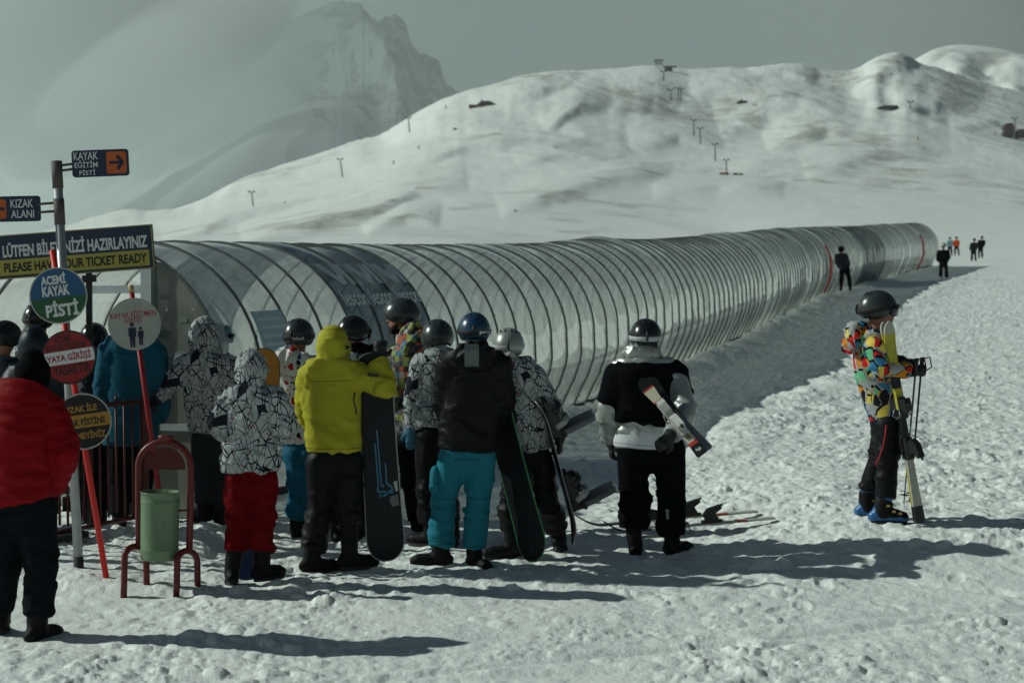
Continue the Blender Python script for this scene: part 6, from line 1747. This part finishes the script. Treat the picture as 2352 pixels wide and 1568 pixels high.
def skis():
    # clamped under the arm of the person in silver
    D = 12.45; a = at(1614, 1043, 11.72); b = at(1474, 876, 12.18)
    fc = (-.35, -.75, .55)
    r_, core, fn, x, ax, n = ski(a, b, fc, "cream, red and black ski clamped under the silver sleeve, lettered tail low on the right", [(0, .13, 'skib'), (.13, .17, 'skired'), (.17, .36, 'skicream'), (.36, .40, 'skired'), (.40, .70, 'skib'), (.70, .73, 'skired'), (.73, .87, 'skicream'), (.87, .90, 'skired'), (.90, 1.01, 'skib')], .080, "skis carried by the person in silver", bind=('bindw', 'bindw'), tip=.04)
    vs, fs, w, h = text_mesh("BLIZZARD", 1.0, .02)
    mb = MB(); mb.add([fn(-v.z / h * .034, .275 - v.x / w * .17, .0085) for v in vs], fs); mb.build("lettering", PM['black'], core)
    mb = MB()
    pts = [(-.028, .0), (-.012, .022), (.010, .018), (.024, .004), (.012, .006), (-.004, .010), (.012, -.006), (.026, -.012), (.010, -.022), (-.018, -.016), (-.004, -.006)]
    mb.add([fn(v, .065 + u * .9, .0085) for u, v in pts], [tuple(range(len(pts)))]); mb.build("mark", SM['whiteprint'], core)
    off = (x * .05 - n * .055)
    ski(a + off + ax * .03, b + off, fc, "second ski of the carried pair, mostly hidden beneath the first", [(0, .5, 'pole'), (.5, 1.01, 'skib')], .09, "skis carried by the person in silver", bind=None, tip=.04)
    # lying on the snow
    for (xa, ya, Da, xb, yb, Db, lab) in ((1778, 1181, 13.45, 1388, 1186, 13.20, "nearer of two scuffed skis lying on the snow"), (1738, 1172, 13.85, 1324, 1184, 13.55, "farther of two scuffed skis lying on the snow, tip at the left")):
        p, q = at(xa, ya, Da), at(xb, yb, Db); p.z = ground_at(p.x, p.y) + .035; q.z = ground_at(q.x, q.y) + .035
        ski(p, q, (0, .0, 1), lab, [(0, .16, 'skiw'), (.16, .22, 'skired'), (.22, .72, 'skiw'), (.72, 1.01, 'skib')], .085, "skis lying on the snow", tip=.10)
    # standing pair held by the skier
    D = 12.78
    for k, lab in ((0, "scuffed yellow ski stood on its tail by the skier, nearer the viewer"), (1, "second yellow ski of the standing pair, behind the first")):
        d = .045 * k; a, b = at(2114 - 4 * k, 1200 - 2 * k, D + d), at(2036 - 2 * k, 738, D + .06 + d)
        ski(a, b, (.45, -.85, 0) if k == 0 else (-.45, .85, 0), lab, [(0, .09, 'skib'), (.09, .28, 'yellow' if k else 'skiw'), (.28, .32, 'skiw'), (.32, .56, 'skib'), (.56, .66, 'yellow'), (.66, .80, 'skib'), (.80, .93, 'yellow'), (.93, 1.01, 'skiw')], .088, "skis stood up by the skier", tip=.03)
    # poles
    for k, (tx, ty, bx, by, dd) in enumerate(((2105, 828, 2076, 1156, -.06), (2118, 826, 2089, 1152, .06))):
        D = 12.92 + dd; t, b = at(tx, ty, D), at(bx, by, D + .04); b.z = max(b.z, ground_at(b.x, b.y) - .02)
        root = thing("ski_pole", b, "grey ski pole in the skier's glove, " + ("left of the pair" if k == 0 else "right of the pair"), "ski pole", "ski poles held by the skier")
        ax = (b - t).normalized()
        mb = MB(); mb.tube([t + ax * .10, t.lerp(b, .6), b], [.0085, .0075, .005], 8); mb.build("shaft", SM['pole'] if k == 0 else SM['steelblue'], root)
        mb = MB(); mb.tube([t - ax * .02, t, t + ax * .11, t + ax * .125], [.014, .018, .014, .012], 10); mb.build("grip", SM['bind'], root)
        mb = MB(); c = b - ax * .07; mb.tube([c - ax * .008, c, c + ax * .006], [.012, .045, .012], 14); mb.build("basket", SM['bind'], root)
        mb = MB(); mb.tube([t - ax * .01, t + Vector((.06, -.01, .02)), t + Vector((.075, -.01, -.06)), t + Vector((.02, -.01, -.09))], .006, 6); mb.build("wrist_strap", SM['bind'], root)
skis()

# ------------------------------------------------------------------ on the hills
HM = dict(steel=paint("tower_steel", (.09, .09, .085), .6, .2), wall=paint("dark_timber_wall", (.045, .032, .035), .7), roof=paint("dark_roof", (.03, .028, .032), .6), redroof=paint("red_roof", (.26, .02, .03), .5), glass=paint("dark_window", (.03, .035, .04), .2), redwall=paint("red_wall", (.14, .02, .02), .6), pale=paint("pale_wall", (.35, .36, .35), .7), rock=paint("dark_rock", (.045, .048, .052), .9, 0, .5), marker=paint("ochre_marker", (.30, .16, .02), .6))
def spot(px, py):
    h = hit(px, py)
    if h is None:
        # above the crest: stand on the crest itself
        Dr = float(herm(DRU, DRY, np.array([px]))[0]); z = terr(px, Dr); p = at(px, py, Dr); p.z = z; return Dr, p
    return h
def tower(px, top, bot, lean=0.0, label="", twin=False):
    D, p = spot(px, bot); k = D / F; h = max((bot - top) * k, 3)
    root = thing("lift_tower", p, label, "lift tower", "chair lift towers on the hillside")
    up = (Vector((-lean, 0, 1))).normalized(); t = p + up * h; r = 1.5 * k
    mb = MB(); mb.tube([p - up * 2, t], [r * 1.15, r * .85], 8); mb.build("mast", HM['steel'], root)
    mb = MB(); a = 7.0 * k; mb.box(t, (2 * a, 1.2 * k, 1.5 * k)); mb.build("crossarm", HM['steel'], root)
    for s_ in (-1, 1):
        mb = MB(); mb.box(t + Vector((s_ * a * .85, 0, 1.6 * k)), (4.2 * k, 2.4 * k, 2.2 * k), rot('Y', s_ * 12)); mb.build("sheave_train", HM['steel'], root)
    if twin:
        for s_ in (-.5, .5):
            mb = MB(); mb.tube([t + Vector((s_ * a, 0, 0)), t + Vector((s_ * a, 0, 4 * k))], .6 * k, 6); mb.build("ladder_frame", HM['steel'], root)
TW = [(582, 441, 475, .12, "small lift tower lowest on the left hillside"), (787, 366, 407, .14, "lift tower midway up the left hillside"), (941, 271, 305, .09, "lift tower high on the left ridge line"), (1594, 277, 313, .02, "upper of the four towers above the red roofed station"), (1609, 295, 331, .05, "second tower below the rocky shoulder in the lift line"), (1643, 332, 371, .03, "third tower of the line, just above the station"), (1669, 368, 398, .03, "tower standing at the red roofed bottom station"),
      (1541, 207, 231, .02, "left tower of the trio under the summit station"), (1558, 203, 229, .02, "middle tower of the trio under the summit station"), (1564, 206, 232, .0, "right tower of the trio under the summit station"), (1524, 165, 186, .0, "highest tower right beneath the summit station"), (2091, 237, 249, .0, "lone short pylon right of the long dark building"), (2331, 272, 317, .0, "pylon beside the red and black lift station")]
for q in TW: tower(*q)
def house(name, label, px, py, parts_, cat="hut"):
    """parts: (name, dx, dz, w, h, depth, material) in overview units from the ground point; gables by 'roof' entries"""
    D, p = spot(px, py); k = D / F
    root = thing(name, p, label, cat)
    for nm, dx, dz, w, h, dp, m, *g in parts_:
        mb = MB(); c = p + Vector((dx * k, dp * .5 * k, (dz + h / 2) * k))
        if g:
            pts = [(-w / 2, -h / 2), (w / 2, -h / 2), (w / 2 - g[0], h / 2), (-w / 2 + g[1], h / 2)]
            mb.prism([(a * k, b * k) for a, b in pts], dp / 2 * k, c)
        else: mb.box(c, (w * k, dp * k, h * k))
        mb.build(nm, HM[m], root)
house("ridge_chalet", "dark timber chalet on the left shoulder below the ridge", 1110, 246, [("wall", 6, -3, 36, 9, 18, 'wall'), ("roof", 8, 6, 44, 8, 22, 'roof', 14, 10), ("side_wing", -23, -3, 20, 7, 12, 'redwall'), ("wing_roof", -23, 4, 22, 1.6, 14, 'roof'), ("side_shed", 32, -2, 14, 7, 12, 'wall'), ("window", 12, 0, 14, 4, -1.2, 'pale'), ("chimney", -4, 12, 3, 5, 3, 'wall')], "chalet")
house("bottom_station", "lift bottom station with a red roof low on the hill", 1664, 402, [("wall", 0, -4, 19, 6, 10, 'pale'), ("roof", 0, 2, 21, 3.5, 12, 'redroof'), ("winch_hood", 27, -1, 16, 6, 10, 'roof', 6, 3), ("side_hood", 40, -1, 12, 5, 8, 'wall', 6, 1), ("door", -4, -4, 4, 4.5, -.8, 'wall')], "lift station")
house("summit_station", "dark lift station with masts on the ridge top", 1512, 160, [("mast", -5, 0, 1.6, 23, 2, 'steel'), ("mast", 2, 0, 1.6, 24, 2, 'steel'), ("mast", 8, 0, 1.4, 20, 2, 'steel'), ("crossarm", 1, 19, 22, 3, 2, 'steel'), ("crossarm", 1, 13, 16, 2, 2, 'steel'), ("hut", 22, -2, 22, 8, 12, 'wall', 2, 8), ("roof", 27, 6, 30, 1.8, 14, 'roof')], "lift station")
house("long_lodge", "long dark building on the right hillside", 2037, 256, [("wall", 0, -2, 46, 10, 18, 'wall', 2, 2), ("roof", 3, 8, 50, 6, 22, 'roof', 3, 14), ("window", -6, 0, 24, 4, -1.2, 'pale'), ("end_wing", 20, -2, 12, 14, 20, 'roof')], "lodge")
house("gondola_station", "red and black lift station at the right picture edge", 2318, 318, [("wall", -2, 3, 26, 20, 24, 'wall', 0, 8), ("roof", 0, 23, 24, 12, 26, 'roof', 3, 7), ("red_band", -1, 20, 25, 6, -1.4, 'redwall', 0, 3), ("deck", 2, -1, 34, 2.4, 22, 'steel'), ("support", -14, -6, 1.6, 9, 2, 'steel'), ("support", 14, -6, 1.6, 9, 2, 'steel'), ("side_hall", 34, 2, 30, 16, 22, 'wall'), ("side_band", 34, 15, 31, 6, -1.4, 'redwall')], "lift station")
def rocks():
    rng = random.Random(5); i = 0
    for px, py, w, lab in ((1182, 485, 11, "dark boulder alone on the lower snow slope"), (990, 489, 9, "boulder on the lip of the left gully"), (652, 466, 7, "small dark rock on the left mound"), (1705, 238, 26, "broad dark outcrop in the middle of the hillside"), (1672, 262, 8, "small rock below the outcrop"), (1046, 298, 12, "rock rib under the left ridge"), (2220, 242, 8, "rock on the right hillside above the station"), (1735, 242, 10, "rock just right of the broad outcrop"), (2046, 172, 7, "rock under the right hand summit"), (2012, 345, 6, "tiny rock on the open right slope")):
        h = hit(px, py)
        if not h: continue
        D, p = h; k = D / F; mb = MB(); r = w * k / 2
        for q in range(4 if w > 9 else 2):
            mb.ellipsoid(p + Vector((rng.uniform(-.6, .6) * r, 0, rng.uniform(-.1, .15) * r)), (r * rng.uniform(.4, .75), r * .6, r * rng.uniform(.35, .6)), rot('Y', rng.uniform(-30, 30)), 12, 8)
        o = skin("boulder", mb, HM['rock'], None, max(r * .12, .1), 1, [(p, p + Vector((0, 0, r)), r)], r * .25, .6 / max(r, .1), i, origin=p)
        tag(o, lab, "boulder", "rocks showing through the snow"); i += 1
rocks()
def markers():
    for px, py, lab in ((904, 377, "ochre piste marker left of the chalet, lowest"), (962, 343, "ochre piste marker below the left lift tower"), (1024, 222 + 28, "ochre piste marker near the ridge chalet"), (2108, 322, "ochre piste marker on the right slope"), (2286, 312, "ochre piste marker left of the lift station")):
        h = hit(px, py)
        if not h: continue
        D, p = h; k = D / F; mb = MB(); mb.tube([p - Vector((0, 0, k)), p + Vector((0, 0, 7 * k)), p + Vector((0, 0, 9 * k))], [1.6 * k, 1.6 * k, .5 * k], 8)
        root = thing("piste_marker", p, lab, "piste marker", "piste markers"); mb.build("sleeve", HM['marker'], root)
markers()
# ------------------------------------------------------------------ the air between here and the peak
def build_haze():
    mb = MB(); mb.box((-200, 900, 190), (9000, 4200, 440))
    b = NB("haze_air")
    v = b.n('ShaderNodeVolumePrincipled', {'Color': rgb(.94, 1.0, .97), 'Density': HAZE, 'Anisotropy': .25})
    b.t.links.new(v.outputs[0], b.out.inputs['Volume'])
    b.m.cycles.homogeneous_volume = True
    tag(mb.build("haze", b.m), "thin pale mountain haze", "haze", kind="stuff")
HAZE = 0.00010
build_haze()
def build_cloud():
    # the cloud the peak stands in: deep on the left, thin on the right; its whole body lies behind the near hills and outside the haze
    plan = [(-9000, 3400), (-3200, 3500), (300, 5200), (1500, 5900), (2600, 6800), (2300, 9500), (-3000, 15500), (-14000, 15500)]
    mb = MB(); n = len(plan); lv = [(-120, 1.0), (500, 1.02), (1300, .98), (1900, .90), (2300, .70)]
    cx = sum(p[0] for p in plan) / n; cyy = sum(p[1] for p in plan) / n
    vs = [(cx + (x - cx) * k, max(cyy + (y - cyy) * k, 3150), z) for z, k in lv for x, y in plan]
    fs = [tuple(range(n - 1, -1, -1)), tuple(range((len(lv) - 1) * n, len(lv) * n))]
    for j in range(len(lv) - 1):
        for i in range(n): a = j * n + i; b = j * n + (i + 1) % n; fs.append((a, b, b + n, a + n))
    mb.add(vs, fs)
    b = NB("mountain_cloud")
    v = b.n('ShaderNodeVolumePrincipled', {'Color': rgb(.955, 1.0, .985), 'Density': CLOUD, 'Anisotropy': .2})
    b.t.links.new(v.outputs[0], b.out.inputs['Volume'])
    b.m.cycles.homogeneous_volume = True
    tag(mb.build("cloud", b.m), "bank of thin cloud wrapped round the peak", "cloud", kind="stuff")
CLOUD = 0.00042
build_cloud()
def build_shade_cloud():
    # added cloud outside the view, placed to block the sun from the peak
    mb = MB(); c = Vector((250, 6900, 750)) + sun_vec * 6200
    mb.ellipsoid(c, (1900, 2400, 1000), None, 32, 16)
    b = NB("added_shade_cloud")
    v = b.n('ShaderNodeVolumePrincipled', {'Color': rgb(.95, 1.0, .98), 'Density': .0007, 'Anisotropy': .2})
    b.t.links.new(v.outputs[0], b.out.inputs['Volume']); b.m.cycles.homogeneous_volume = True
    tag(mb.build("cloud", b.m), "added cloud out of view, put there to shade the peak from the sun", "cloud", kind="stuff")
build_shade_cloud()
def build_glow_cloud():
    mb = MB(); c = at(352, 172, 4700)
    mb.ellipsoid(c, (520, 330, 150), rot('Y', -34), 32, 16); mb.ellipsoid(c + Vector((-430, 250, 160)), (620, 400, 330), rot('Y', -25), 32, 16)
    b = NB("sunlit_cloud")
    v = b.n('ShaderNodeVolumePrincipled', {'Color': rgb(.985, 1.0, .995), 'Density': .0045, 'Anisotropy': .1})
    b.t.links.new(v.outputs[0], b.out.inputs['Volume']); b.m.cycles.homogeneous_volume = True
    tag(mb.build("cloud", b.m), "small sunlit cloud hugging the peak's left flank", "cloud", kind="stuff")
build_glow_cloud()
